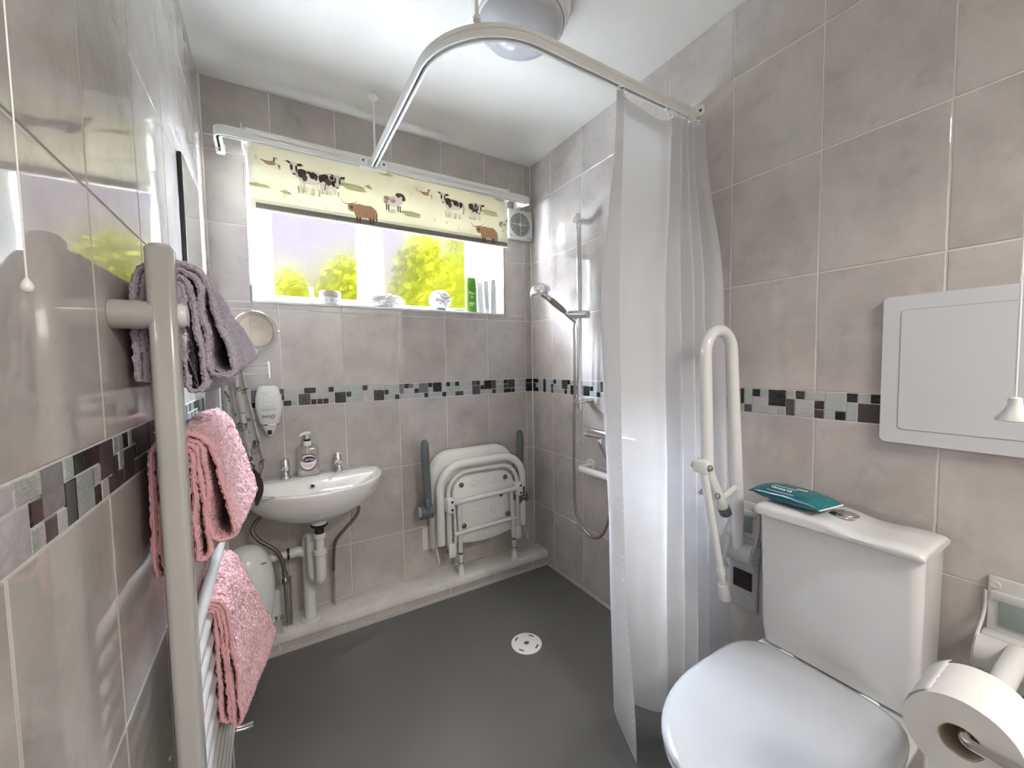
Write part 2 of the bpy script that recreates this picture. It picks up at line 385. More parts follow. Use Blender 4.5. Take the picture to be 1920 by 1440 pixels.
def text(name, body, size, o, ux, uy, material, parent, shear=0.0, depth=0.0003, align='CENTER'):
    c = bpy.data.curves.new(name, 'FONT'); c.body = body; c.size = size; c.extrude = depth; c.align_x = align; c.shear = shear
    t = bpy.data.objects.new(name, c); COL.objects.link(t)
    me = bpy.data.meshes.new_from_object(t.evaluated_get(bpy.context.evaluated_depsgraph_get()))
    bpy.data.objects.remove(t); bpy.data.curves.remove(c)
    ux = V(ux).normalized(); uy = V(uy).normalized(); n = ux.cross(uy); org = ORG.get(parent.as_pointer(), V((0, 0, 0)))
    mtx = Matrix((ux, uy, n)).transposed().to_4x4(); mtx.translation = V(o) - org
    me.transform(mtx); me.materials.clear(); me.materials.append(MATS[material]); me.name = name
    ob = bpy.data.objects.new(name, me); COL.objects.link(ob); ob.parent = parent; ORG[ob.as_pointer()] = org
    return ob

# ------------------------------------------------------------------ room
W = 1.528; ZC = 2.307; ZB = 1.005; ZT = 1.0818; TH = 0.335; TW = 0.25; YR = -2.45
OX0, OX1, OZ0, OZ1 = -1.388, -0.187, 1.455, 2.03       # window opening
FY = 0.335                                              # inner face of window frame
def struct(o): o['kind'] = 'structure'; return o

floor = struct(MB().box((-W - .1, YR - 1.2, -.06), (.1, .1, 0)).build('floor', 'floor_vinyl', smooth=False))
b = MB()
prof = [(YR - 1.2, 2.307), (-.30, 2.307), (-.20, 2.3062), (-.165, 2.302), (-.13, 2.2955), (-.09, 2.301), (-.04, 2.306), (.02, 2.3065)]
b._add([(x, y, z) for x in (-W - .1, .1) for y, z in prof], [[i, i + 1, len(prof) + i + 1, len(prof) + i] for i in range(len(prof) - 1)])
b.box((-W - .1, YR - 1.2, 2.33), (.1, .5, 2.45))
ceiling = struct(b.build('ceiling', 'ceiling_paint', angle=60))
G = 0.0018
b = MB(); yb, yt = G, .42
b.box((-W - .3, yb, -.06), (OX0 - G, yt, 2.45)); b.box((OX1 + G, yb, -.06), (.3, yt, 2.45)); b.box((OX0 - G, yb, -.06), (OX1 + G, yt, OZ0 - .0125)); b.box((OX0 - G, yb, OZ1 + G), (OX1 + G, yt, 2.45))
wall_back = struct(b.build('wall_back', 'grout', smooth=False))
wall_right = struct(MB().box((G, YR, -.06), (.15, .002, 2.40)).build('wall_right', 'grout', smooth=False))
wall_left = struct(MB().box((-W - G, YR, -.06), (-W - .15, .002, 2.40)).build('wall_left', 'grout', smooth=False))
# wall behind the viewpoint with a doorway widened to spread the added fill light
b = MB(); b.box((-W - .1, YR, 0), (-1.49, YR - .1, 2.33)); b.box((-.04, YR, 0), (.1, YR - .1, 2.33)); b.box((-1.49, YR, 2.12), (-.04, YR - .1, 2.33))
wall_rear = struct(b.build('wall_rear', 'ceiling_paint', smooth=False))
b = MB(); b.box((-W - .1, YR - 1.2, 0), (-W - .05, YR - .1, 2.33)); b.box((.05, YR - 1.2, 0), (.1, YR - .1, 2.33)); b.box((-W - .1, YR - 1.25, 0), (.1, YR - 1.2, 2.33))
struct(b.build('wall_hall', 'ceiling_paint', smooth=False))
b = MB(); b.box((-1.50, YR - .11, 0), (-1.46, YR + .012, 2.12)); b.box((-.07, YR - .11, 0), (-.03, YR + .012, 2.12)); b.box((-1.50, YR - .11, 2.08), (-.03, YR + .012, 2.13))
struct(b.build('trim_1', 'trim_white', smooth=False))

TC = {}
def tile_obj(name, material, axis, u0, u1, z0, z1, parent, proud=0.0, gap=0.0020, pos=0.0, thick=None, cham=0.0012):
    """flat piece on a wall. axis 'B' back wall (u=x), 'R' right wall (u=y), 'L' left wall (u=y), 'VR'/'VL' window reveal (u=y), 'VT' head (u=x, z->y)"""
    u0 += gap; u1 -= gap; z0 += gap; z1 -= gap
    if u1 - u0 < 0.003 or z1 - z0 < 0.003: return None
    wd = round(u1 - u0, 4); ht = round(z1 - z0, 4); key = (wd, ht, axis, material, proud, cham)
    t = thick or 0.006
    if key not in TC:
        c = min(cham, wd * .3, ht * .3)
        def P(u, z, n):
            return {'B': (u, -n, z), 'R': (-n, u, z), 'L': (n, u, z), 'VR': (-n, u, z), 'VL': (n, u, z), 'VT': (u, z, -n)}[axis]
        h, k = wd / 2, ht / 2; n0, n1, n2 = -t, proud - c * .8, proud
        vs = [P(a, b_, n0) for a, b_ in ((-h, -k), (h, -k), (h, k), (-h, k))] + [P(a, b_, n1) for a, b_ in ((-h, -k), (h, -k), (h, k), (-h, k))] + [P(a, b_, n2) for a, b_ in ((-h + c, -k + c), (h - c, -k + c), (h - c, k - c), (-h + c, k - c))]
        fs = [(8, 9, 10, 11)] + [(i, (i + 1) % 4, 4 + (i + 1) % 4, 4 + i) for i in range(4)] + [(4 + i, 4 + (i + 1) % 4, 8 + (i + 1) % 4, 8 + i) for i in range(4)]
        me = bpy.data.meshes.new(name); me.from_pydata(vs, [], fs)
        bm = bmesh.new(); bm.from_mesh(me); bmesh.ops.recalc_face_normals(bm, faces=list(bm.faces)); bm.to_mesh(me); bm.free()
        f0 = me.polygons[0]; c0 = f0.normal.copy(); want = V(P(0, 0, 1)) - V(P(0, 0, 0))
        if c0.dot(want) < 0: me.flip_normals()
        me.materials.append(MATS[material]); TC[key] = me
    o = bpy.data.objects.new(name, TC[key]); COL.objects.link(o); o.parent = parent
    uc, zc = (u0 + u1) / 2, (z0 + z1) / 2
    o.location = {'B': (uc, 0, zc), 'R': (0, uc, zc), 'L': (-W, uc, zc), 'VR': (OX1 + pos, uc, zc), 'VL': (OX0 + pos, uc, zc), 'VT': (uc, zc, OZ1)}[axis]
    return o
def sub_rect(r, h):
    x0, z0, x1, z1 = r; a0, c0, a1, c1 = h
    if a0 >= x1 or a1 <= x0 or c0 >= z1 or c1 <= z0: return [r]
    out = []
    if c0 > z0: out.append((x0, z0, x1, c0))
    if c1 < z1: out.append((x0, c1, x1, z1))
    zz0, zz1 = max(z0, c0), min(z1, c1)
    if a0 > x0: out.append((x0, zz0, a0, zz1))
    if a1 < x1: out.append((a1, zz0, x1, zz1))
    return out
rows = [(0.0, .335), (.335, .67), (.67, ZB), (ZT, ZT + TH), (ZT + TH, ZT + 2 * TH), (ZT + 2 * TH, ZT + 3 * TH), (ZT + 3 * TH, ZC + .002)]
def cols(lines, a, b):
    l = sorted([a, b] + [q for q in lines if a + .004 < q < b - .004]); return list(zip(l[:-1], l[1:]))
for (u0, u1) in cols([-.0461 - k * TW for k in range(7)], -W, 0):
    for (z0, z1) in rows:
        z0 = max(z0, .088)
        for r in sub_rect((u0, z0, u1, z1), (OX0, OZ0 - .010, OX1, OZ1)):
            tile_obj('wall_tile', 'tile', 'B', r[0], r[2], r[1], r[3], wall_back)
for (u0, u1) in cols([-.197 - k * TW for k in range(11)], YR, 0):
    for (z0, z1) in rows: tile_obj('wall_tile', 'tile', 'R', u0, u1, max(z0, .010), z1, wall_right)
for (u0, u1) in cols([-.9765 + k * TW for k in range(-8, 5)], YR, 0):
    for (z0, z1) in rows: tile_obj('wall_tile', 'tile', 'L', u0, u1, z0, z1, wall_left)
# window reveals
for ax in ('VR', 'VL'):
    for (u0, u1) in ((.002, .25), (.25, FY)):
        for (z0, z1) in ((OZ0, 1.7518), (1.7518, OZ1)): tile_obj('reveal_tile', 'tile', ax, u0, u1, z0, z1, wall_back)
for (u0, u1) in cols([-.437, -.687, -.937, -1.187], OX0, OX1): tile_obj('reveal_tile', 'tile', 'VT', u0, u1, .002, FY, wall_back)

# mosaic band, pieces read off the photograph: (start, end, first row, rows, colour)
CC = {'K': 'mosaic_black', 'D': 'mosaic_brown', 'M': 'mosaic_mauve', 'L': 'mosaic_pale', 'G': 'mosaic_glass'}
FPX = 747.47
def ray(u, v): return cf + cr * ((u - 960) / FPX) - cu_ * ((v - 720) / FPX)
def onB(u, v): d = ray(u, v); return CAM.x + d.x * (-CAM.y / d.y)
def onS(u, v, x): d = ray(u, v); return CAM.y + d.y * ((x - CAM.x) / d.x)
CH = (ZT - ZB) / 3
def lay(axis, u0, u1, r, n, c, parent):
    tile_obj('mosaic_tile', CC[c], axis, u0, u1, ZT - (r + n) * CH, ZT - r * CH, parent, gap=0.0011, cham=0.0008)
def filler(axis, a, b, parent, seed):
    rnd = random.Random(seed); u = b
    while u > a + .004:
        wd = 2 * CH if u - 2 * CH >= a - .004 else u - a; u2 = max(u - wd, a); h = (u + u2) / 2; k = rnd.randrange(5); pick = lambda: rnd.choice('KKDDLLGGGM')
        if k == 0: lay(axis, u2, u, 0, 2, pick(), parent); lay(axis, u2, h, 2, 1, pick(), parent); lay(axis, h, u, 2, 1, pick(), parent)
        elif k == 1: lay(axis, u2, u, 1, 2, pick(), parent); lay(axis, u2, h, 0, 1, pick(), parent); lay(axis, h, u, 0, 1, pick(), parent)
        elif k == 2: lay(axis, u2, h, 0, 2, pick(), parent); lay(axis, h, u, 0, 1, pick(), parent); lay(axis, h, u, 1, 2, pick(), parent); lay(axis, u2, h, 2, 1, pick(), parent)
        elif k == 3: lay(axis, u2, u, 0, 1, pick(), parent); lay(axis, u2, h, 1, 2, pick(), parent); lay(axis, h, u, 1, 1, pick(), parent); lay(axis, h, u, 2, 1, pick(), parent)
        else: lay(axis, u2, h, 0, 1, pick(), parent); lay(axis, u2, h, 1, 1, pick(), parent); lay(axis, h, u, 0, 2, pick(), parent); lay(axis, u2, u, 2, 1, pick(), parent)
        u = u2
B1 = '295 360 0 1 D;320 360 1 1 K;338 448 2 1 K;362 528 0 2 L;448 528 2 1 G;528 608 0 1 G;612 770 0 1 K;536 695 1 2 D;697 773 1 1 L;697 773 2 1 K;772 928 0 2 L;776 851 2 1 K;852 928 2 1 K;928 1001 0 1 K;930 1004 1 2 G;1003 1078 0 1 L;1078 1223 0 1 G;1006 1154 1 2 K;1156 1225 1 1 K;1156 1227 2 1 G;1225 1368 0 2 G;1226 1302 2 1 G;1302 1368 2 1 G;1368 1437 0 1 K;1368 1442 1 2 L;1437 1510 0 2 L;1442 1510 2 1 G;1509 1571 0 1 G;1571 1644 0 1 L;1511 1645 1 2 K;1643 1709 0 1 G;1646 1709 1 1 K;1646 1780 2 1 G;1709 1838 0 2 G;1780 1841 2 1 K'
B2 = '59 125 0 2 M;61 127 2 1 G;125 194 0 1 K;194 254 0 1 M;127 260 1 2 L;256 322 0 1 G;258 322 1 1 K;260 389 2 1 G;320 448 0 2 M;389 449 2 1 K;446 506 0 1 K;447 510 1 1 G;449 567 2 1 G;508 628 0 2 K;566 631 2 1 G;627 688 0 2 L;631 689 2 1 K;688 744 0 1 K;744 804 0 1 G;691 805 1 2 G;804 863 0 1 K;806 863 1 1 G;806 918 2 1 D;861 982 0 2 L;918 982 2 1 L;981 1033 0 2 L;981 1034 2 1 G;1031 1085 0 1 D;1085 1139 0 1 K;1033 1142 1 2 D;1139 1195 0 1 G;1142 1195 1 1 K;1142 1248 2 1 G;1193 1298 0 2 K;1247 1300 2 1 G;1297 1353 0 2 D;1298 1353 2 1 D;1352 1402 0 1 G;1402 1456 0 1 L;1353 1455 1 2 G;1454 1504 0 1 K;1455 1504 1 1 D;1455 1555 2 1 K;1503 1603 0 2 D;1554 1604 2 1 K;1602 1655 0 1 L;1602 1655 1 1 L;1603 1655 2 1 L;1653 1748 0 2 L;1654 1748 2 1 L'
lo = 0
for src, sx, ox in ((B1, 6.857, 480), (B2, 7.111, 740)):
    for it in src.split(';'):
        a, bb, r, n, c = it.split(); r = int(r); n = int(n); v = 722
        x0 = onB(float(a) / sx + ox, v); x1 = onB(float(bb) / sx + ox, v); lay('B', x0, x1, r, n, c, wall_back)
xk = onB(1748 / 7.111 + 740, 722)
lay('B', xk, 0, 0, 1, 'K', wall_back); lay('B', xk, 0, 1, 2, 'K', wall_back)
filler('B', -W, onB(295 / 6.857 + 480, 735), wall_back, 3)
R1 = '308 393 0 1 K;308 355 1 2 K;355 393 1 1 L;355 393 2 1 K;393 467 0 3 L;467 506 0 3 K;506 583 0 3 L;583 623 0 1 L;623 659 0 1 K;659 743 0 1 G;583 617 1 1 D;583 617 2 1 D;617 698 1 2 G;698 743 1 1 L;698 743 2 1 G;744 828 0 2 D;743 783 2 1 G;783 825 2 1 K;828 870 0 1 K;828 873 1 2 G;873 917 0 1 G;917 963 0 1 D;873 960 1 2 K;963 1058 0 1 L;963 1010 1 2 D;1010 1062 1 2 G;1058 1166 0 1 G;1062 1164 1 2 K;1166 1222 0 1 L;1165 1218 1 1 K;1222 1327 0 2 G;1167 1268 2 1 G;1268 1323 2 1 K;1326 1370 0 2 D;1325 1378 2 1 G'
for it in R1.split(';'):
    a, bb, r, n, c = it.split(); v = 730
    lay('R', onS(float(bb) / 8 + 960, v, 0), onS(float(a) / 8 + 960, v, 0), int(r), int(n), c, wall_right)
R2 = '90 103 0 1 K;103 143 0 1 L;90 103 1 2 K;103 143 1 1 G;103 143 2 1 L;143 206 0 2 D;143 206 2 1 G;206 225 0 2 K;225 268 0 2 G;206 225 2 1 G;225 268 2 1 D;269 314 0 1 K;314 360 0 1 G;267 360 1 2 L;360 460 0 2 K;358 411 2 1 L;411 458 2 1 G;460 512 0 1 G;459 509 1 2 D;512 565 0 1 K;565 678 0 1 G;510 618 1 2 L;619 676 1 1 K;619 676 2 1 D;678 800 0 2 G;677 736 2 1 G;736 799 2 1 K;800 864 0 1 K;799 863 1 2 G;865 933 0 1 G;933 995 0 1 K;864 995 1 2 D'
for it in R2.split(';'):
    a, bb, r, n, c = it.split(); v = 760
    lay('R', onS(float(bb) / 3 + 1320, v, 0), onS(float(a) / 3 + 1320, v, 0), int(r), int(n), c, wall_right)
filler('R', onS(90 / 3 + 1320, 750, 0), onS(1378 / 8 + 960, 730, 0), wall_right, 5)
filler('R', YR, onS(995 / 3 + 1320, 765, 0), wall_right, 6)
L1 = '-40 92 0 1 L;92 283 0 1 G;-60 212 1 2 L;210 298 1 1 K;213 318 2 1 G;286 437 0 2 M;303 397 2 1 K;437 502 0 1 G;502 567 0 1 K;567 677 0 1 K;391 462 2 1 L;447 527 1 2 K;512 640 1 2 G;624 684 1 1 L;640 690 2 1 K;677 769 0 2 D;690 740 2 1 L;738 778 2 1 D;766 802 0 1 G;769 806 1 2 D;803 835 0 2 G;806 838 2 1 D;834 866 0 1 K;838 908 1 2 D;866 890 0 1 G;890 922 0 1 D;908 922 1 1 K;908 1000 2 1 M;922 1003 0 2 D'
rowv = lambda a, r: (881 + (79.2 - a / 3.6) * .44 - 720) * 3.6   # unused helper kept simple below
for it in L1.split(';'):
    a, bb, r, n, c = it.split(); r = int(r); n = int(n)
    def yat(q, rr):
        u = q / 3.6; best = None
        zt = ZT - rr * CH
        d0, d1 = 700.0, 1200.0
        for _ in range(40):
            vm = (d0 + d1) / 2; d = ray(u, vm); t = (-W - CAM.x) / d.x; z = CAM.z + d.z * t
            if z > zt: d0 = vm
            else: d1 = vm
        return onS(u, vm, -W)
    lay('L', yat(float(a), r + n / 2), yat(float(bb), r + n / 2), r, n, c, wall_left)
filler('L', onS(1003 / 3.6, 800, -W), -.001, wall_left, 11)
filler('L', YR, yat(-60, 1.5), wall_left, 12)

# corner silicone, floor trims, boxed ledge
struct(MB().cyl((-.0015, -.0015, .088), (-.0015, -.0015, ZC), .0035, 8).build('trim_2', 'silicone'))
struct(MB().cyl((-W + .0015, -.0015, .088), (-W + .0015, -.0015, ZC), .0035, 8).build('trim_3', 'silicone'))
struct(MB().box((-.007, YR, 0), (0, -.13, .012)).build('trim_4', 'trim_white', smooth=False))
ledge = struct(MB().box((-W, -.128, 0), (0, G, .05)).build('wall_ledge', 'grout', smooth=False))
for k, (u0, u1) in enumerate(cols([-.10 - i * TW for i in range(7)], -W, -.001)):
    o = tile_obj('ledge_tile', 'tile', 'B', u0, u1, .011, .046, ledge); o.location.y = -.1295
MB().rbox((-W, -.139, .046), (-.001, .001, .088), .005).build('ledge_top', 'ledge_board', ledge)
MB().box((-W, -.136, 0), (-.001, -.128, .011)).build('ledge_skirting', 'trim_white', ledge, smooth=False)

# ------------------------------------------------------------------ window
win = bpy.data.objects.new('window_1', None); COL.objects.link(win); win.location = (-.79, FY, OZ0); win['kind'] = 'structure'; ORG[win.as_pointer()] = V((-.79, FY, OZ0))
def bars(b, x0, x1, z0, z1, wd, y0, y1, r=.004):
    b.rbox((x0, y0, z0), (x0 + wd, y1, z1), r); b.rbox((x1 - wd, y0, z0), (x1, y1, z1), r)
    b.rbox((x0 + wd, y0, z0), (x1 - wd, y1, z0 + wd), r); b.rbox((x0 + wd, y0, z1 - wd), (x1 - wd, y1, z1), r)
b = MB(); bars(b, OX0, OX1, OZ0 - .005, OZ1, .040, FY, FY + .065)
b.rbox((-.845, FY, OZ0 + .03), (-.797, FY + .065, OZ1 - .03), .004); b.build('window_frame', 'upvc', win)
# fixed light on the right: glazing bead + pane
b = MB(); bars(b, -.797, OX1 - .040, OZ0 + .035, OZ1 - .04, .030, FY + .012, FY + .045, .006); b.build('glazing_bead', 'upvc', win)
def pane_box(a, b_):
    q = MB().box(a, b_); q.mi = [1, 1, 0, 1, 1, 1]; return q          # face 2 looks into the room and carries the pattern
pane_box((-.775, FY + .026, OZ0 + .05), (OX1 - .055, FY + .032, OZ1 - .06)).build('pane', ['obscure_glass', 'polished_glass'], win, smooth=False)
# top-hung sash on the left, opened a little at the bottom
ang = math.radians(3.5); piv = V((0, FY + .02, OZ1 - .03))
def tilt(b):
    b.v = [V((p.x, piv.y + (p.y - piv.y) * math.cos(ang) - (p.z - piv.z) * math.sin(ang), piv.z + (p.y - piv.y) * math.sin(ang) + (p.z - piv.z) * math.cos(ang))) for p in b.v]; return b
b = MB(); bars(b, OX0 + .034, -.851, OZ0 + .03, OZ1 - .03, .050, FY + .006, FY + .062, .006); sash = tilt(b).build('sash', 'upvc', win)
tilt(pane_box((OX0 + .075, FY + .03, OZ0 + .07), (-.892, FY + .036, OZ1 - .07))).build('pane', ['obscure_glass', 'polished_glass'], sash, smooth=False)
tilt(MB().rbox((-1.13, FY - .02, OZ0 + .04), (-1.10, FY + .01, OZ0 + .055), .004).rbox((-1.125, FY - .028, OZ0 + .035), (-1.02, FY - .016, OZ0 + .05), .005)).build('handle', 'upvc', sash)
# sill board with a slim white tile trim in front
MB().rbox((OX0, -.006, OZ0 - .012), (OX1, FY + .03, OZ0), .003).build('window_sill', 'sill_white', win)
b = MB(); b.rbox((OX0 - .006, -.004, OZ0 - .012), (OX0 + .002, .006, OZ1), .002); b.rbox((OX1 - .002, -.004, OZ0 - .012), (OX1 + .006, .006, OZ1), .002); b.build('edge_trim', 'upvc', win)

# ------------------------------------------------------------------ garden outside
struct(MB().box((-7, .42, -.3), (7, 2.2, -.2)).build('floor_bounce', 'bounce_slab', smooth=False))  # unseen pale slab added to bounce sunlight up to the ceiling
struct(MB().box((-7, 2.2, -.3), (7, 12, -.2)).build('ground', 'soil', smooth=False))
def shrub(label, c, rx, rz, h, material, seed):
    rnd = random.Random(seed); base = V((c[0], c[1], -.2)); t = thing('shrub', label, 'shrub', base, None)
    b = MB()
    for i in range(5):
        a = 2 * PI * i / 5 + rnd.random(); b.tube([base, base + V((math.cos(a) * .08, math.sin(a) * .08, h * .5)), base + V((math.cos(a) * rx * .5, math.sin(a) * rx * .4, h * .85))], [.03, .02, .01], 6)
    b.build('stem', 'bark', t)
    b = MB(); cc = V((c[0], c[1], h - rz - .2))
    for i in range(2600):
        d = V((rnd.gauss(0, 1), rnd.gauss(0, 1), rnd.gauss(0, 1))).normalized(); rr = rnd.uniform(.72, 1.0) + .10 * noise.noise(d * 2.2 + V((seed, 0, 0)))
        p = cc + V((d.x * rx * rr, d.y * rx * rr, d.z * rz * rr)); q = V((rnd.gauss(0, 1), rnd.gauss(0, 1), rnd.gauss(0, 1))).normalized(); s_ = rnd.uniform(.05, .09)
        u_ = q.orthogonal().normalized(); v_ = q.cross(u_)
        b._add([p - u_ * s_, p + v_ * s_ * .5, p + u_ * s_, p - v_ * s_ * .5], [(0, 1, 2, 3)])
    b.sphere(cc, 1.0, 18, 12, (rx * .78, rx * .78, rz * .78))
    b.build('foliage', material, t, smooth=False)
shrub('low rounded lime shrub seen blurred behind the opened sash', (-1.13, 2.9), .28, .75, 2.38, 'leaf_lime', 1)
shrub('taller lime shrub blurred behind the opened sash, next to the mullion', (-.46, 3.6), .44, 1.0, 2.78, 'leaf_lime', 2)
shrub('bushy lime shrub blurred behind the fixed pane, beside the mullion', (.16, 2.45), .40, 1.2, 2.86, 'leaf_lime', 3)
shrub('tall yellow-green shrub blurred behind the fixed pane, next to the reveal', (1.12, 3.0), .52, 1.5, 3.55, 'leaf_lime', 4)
hs = thing('garden_building', 'dark mauve rendered building far behind the shrubs, seen through obscured glass', 'building', (-.3, 8, -.2))
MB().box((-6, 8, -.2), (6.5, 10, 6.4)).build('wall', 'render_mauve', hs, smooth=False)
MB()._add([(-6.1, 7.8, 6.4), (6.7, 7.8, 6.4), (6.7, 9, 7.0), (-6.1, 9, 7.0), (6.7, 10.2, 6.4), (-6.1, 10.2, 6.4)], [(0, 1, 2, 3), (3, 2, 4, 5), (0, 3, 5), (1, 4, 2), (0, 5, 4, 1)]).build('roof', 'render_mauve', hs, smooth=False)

h2 = thing('garden_building', 'unseen pale block added beside the mauve building to dim sky reflections in the tiles', 'building', (-11, 8, -.2))  # added out of direct view to block bright sky from the tile reflections
MB().box((-17, 8, -.2), (-6.4, 10, 5.2)).build('wall', 'sky_block_pale', h2, smooth=False)
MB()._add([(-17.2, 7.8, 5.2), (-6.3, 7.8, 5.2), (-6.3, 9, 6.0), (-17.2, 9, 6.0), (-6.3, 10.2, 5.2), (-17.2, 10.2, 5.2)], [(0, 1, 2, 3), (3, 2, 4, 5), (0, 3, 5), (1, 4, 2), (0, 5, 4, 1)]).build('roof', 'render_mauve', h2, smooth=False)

# ------------------------------------------------------------------ things on the sill
SZ = OZ0
t = thing('cream_jar', 'round white cream jar with a brownish lid on the window sill', 'jar', (-1.088, .04, SZ))
MB().lathe([(.040, 0), (.044, .004), (.045, .030), (.043, .034)], (-1.088, .04, SZ)).build('jar_body', 'tube_grey', t)
MB().lathe([(.046, .034), (.047, .036), (.047, .056), (.044, .061), (.001, .062)], (-1.088, .04, SZ)).build('lid', 'lid_brown', t)
for k, q in enumerate((-.02, .0, .024)): MB().sphere((-1.088 + q, .04 - math.sqrt(.0452 ** 2 - q * q) , SZ + .018), .0022, 8, 6).build('printed_dot', 'print_dark', t)
b = MB(); b.tube([(-1.145, .075, SZ + .004), (-1.155, .085, SZ + .04), (-1.165, .095, SZ + .085)], [(.007, .003), (.006, .003), (.011, .004)], 12)
tag(b.build('spatula', 'bottle_white', base=(-1.145, .075, SZ)), 'slim white plastic spatula standing beside the cream jar', 'spatula')
def pouf(label, c, rx, rz, seed, name):
    rnd = random.Random(seed); b = MB(); n1, n2 = 64, 40; R = []
    for i in range(n2 + 1):
        th = PI * i / n2; ring = []
        for k in range(n1):
            ph = 2 * PI * k / n1; d = V((math.sin(th) * math.cos(ph), math.sin(th) * math.sin(ph), -math.cos(th)))
            rr = 1 + .22 * math.sin(9 * noise.noise(d * 2.1 + V((seed, 3, 1))) + 5 * noise.noise(d * 4.0 + V((1, seed, 2)))) * max(math.sin(th), .2)
            ring.append(V(c) + V((d.x * rx * rr, d.y * min(rx, .05) * rr, max(d.z * rz * rr, -rz))))
        R.append(ring)
    b.loft(R); return tag(b.build(name, 'pouf', base=(c[0], c[1], c[2] - rz), angle=180), label, 'bath puff')
pouf('wide flattened white bath puff on the sill in front of the mullion', (-.84, .07, SZ + .038), .088, .038, 4, 'bath_puff')
pouf('round white bath puff sitting on a teal dish on the sill', (-.545, .065, SZ + .062), .050, .050, 9, 'bath_puff')
tag(MB().lathe([(.034, 0), (.040, .003), (.042, .011), (.036, .012), (.001, .010)], (-.555, .065, SZ)).build('dish', 'dish_teal', base=(-.555, .065, SZ)), 'small teal dish under the round bath puff', 'dish')
tag(MB().lathe([(.030, 0), (.036, .003), (.034, .016), (.028, .018), (.001, .018)], (-.445, .06, SZ)).build('soap_case', 'dish_grey', base=(-.445, .06, SZ)), 'low grey-green soap case beside the green bottle on the sill', 'soap case')
t = thing('shampoo_bottle', 'bright green shampoo bottle standing on the window sill', 'bottle', (-.372, .05, SZ))
b = MB(); b.loft([[V((-.372 + q[0], .05 + q[1], SZ + h)) for q in rrect(-.030 * k, -.020 * k, .030 * k, .020 * k, .014 * k)] for h, k in ((0, .93), (.004, 1), (.135, 1), (.14, .97))]); b.build('bottle_body', 'bottle_green', t)
b = MB(); b.loft([[V((-.372 + q[0], .05 + q[1], SZ + h)) for q in rrect(-.030 * k, -.020 * k, .030 * k, .020 * k, .014 * k)] for h, k in ((.1405, .97), (.145, .99), (.182, .96), (.19, .86))]); b.build('cap', 'bottle_green', t)
b = MB(); b.loft([[V((-.349 + q[0], .058 + q[1], SZ + h)) for q in rrect(-.016 * k, -.016 * k, .016 * k, .016 * k, .010 * k)] for h, k in ((.002, .95), (.006, 1.03), (.12, 1.03), (.185, .85))]); b.build('side_panel', 'bottle_white', t)
text('brand_text', 'Plan', .022, (-.374, .0296, SZ + .100), (1, 0, 0), (0, 0, 1), 'print_white', t); text('brand_text', '39', .018, (-.374, .0296, SZ + .080), (1, 0, 0), (0, 0, 1), 'print_white', t)
for k in range(3): MB().box((-.390, .0294, SZ + .052 - .008 * k), (-.358 - .004 * k, .0300, SZ + .0555 - .008 * k)).build('printed_line', 'print_white', t, smooth=False)
def sq_tube(label, c, wd, h, material, capm):
    t = thing('toiletry_tube', label, 'tube', (c[0], c[1], SZ))
    b = MB(); b.loft([[V((c[0] + q[0], c[1] + q[1], SZ + z)) for q in rrect(-wd * kx, -.016 * ky, wd * kx, .016 * ky, .4 * min(wd * kx, .016 * ky))] for z, kx, ky in ((.0, .88, .92), (.028, .95, 1), (h * .6, 1, .7), (h - .012, 1, .25), (h, 1, .16))]); b.build('tube_body', material, t)
    b = MB(); b.loft([[V((c[0] + q[0], c[1] + q[1], SZ + z)) for q in rrect(-wd * k, -.018 * k, wd * k, .018 * k, .008)] for z, k in ((0, .9), (.002, .97), (.027, .97))]); b.build('cap', capm, t)
sq_tube('plain white squeeze tube standing next to the green bottle', (-.312, .055), .017, .175, 'bottle_white', 'bottle_white')
sq_tube('grey squeeze tube standing between two white toiletries', (-.272, .058), .015, .185, 'tube_grey', 'bottle_white')
t = thing('lotion_bottle', 'square cream lotion bottle with peach cap, nearest the tiled reveal', 'bottle', (-.232, .055, SZ))
b = MB(); b.loft([[V((-.232 + q[0], .055 + q[1], SZ + z)) for q in rrect(-.017 * k, -.017 * k, .017 * k, .017 * k, .005)] for z, k in ((0, .95), (.003, 1), (.165, 1), (.168, .95))]); b.build('bottle_body', 'tube_grey', t)
b = MB(); b.loft([[V((-.232 + q[0], .055 + q[1], SZ + z)) for q in rrect(-.015 * k, -.015 * k, .015 * k, .015 * k, .005)] for z, k in ((.168, 1), (.192, .98), (.195, .9))]); b.build('cap', 'lid_brown', t)

# ------------------------------------------------------------------ roller blind
BX0, BX1, BY = -1.386, -.190, -.062
t = thing('roller_blind', 'cream roller blind printed with farm animals, half lowered over the window', 'blind', (-.79, BY, 1.803))
MB().cyl((BX0 + .004, -.046, 2.093), (BX1 - .004, -.046, 2.093), .0285, 24).build('roller', 'roller_white', t)
b = MB(); n = 60
b._add([(BX0 + .008 + (BX1 - BX0 - .016) * i / n, BY - .0075 - .0008 * math.sin(i * .9), z) for z in (2.088, 1.842) for i in range(n + 1)], [(i, i + 1, n + 2 + i, n + 1 + i) for i in range(n)])
fab = b.build('fabric', 'blind_fabric', t, solid=.0006)
MB().rbox((BX0 + .008, BY - .012, 1.803), (BX1 - .008, BY - .002, 1.842), .003).build('hem_pocket', 'blind_fabric', t)
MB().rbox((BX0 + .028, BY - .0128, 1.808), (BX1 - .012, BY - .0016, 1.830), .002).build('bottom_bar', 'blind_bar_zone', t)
for x in (BX0 - .008, BX1 + .004):
    MB().rbox((x - .003, -.078, 2.058), (x + .003, -.001, 2.122), .003).lathe([(.030, 0), (.032, .003), (.028, .008)], (x + (.001 if x < -1 else -.009), -.046, 2.090), (1, 0, 0)).build('bracket', 'white_plastic', t)
b = MB()
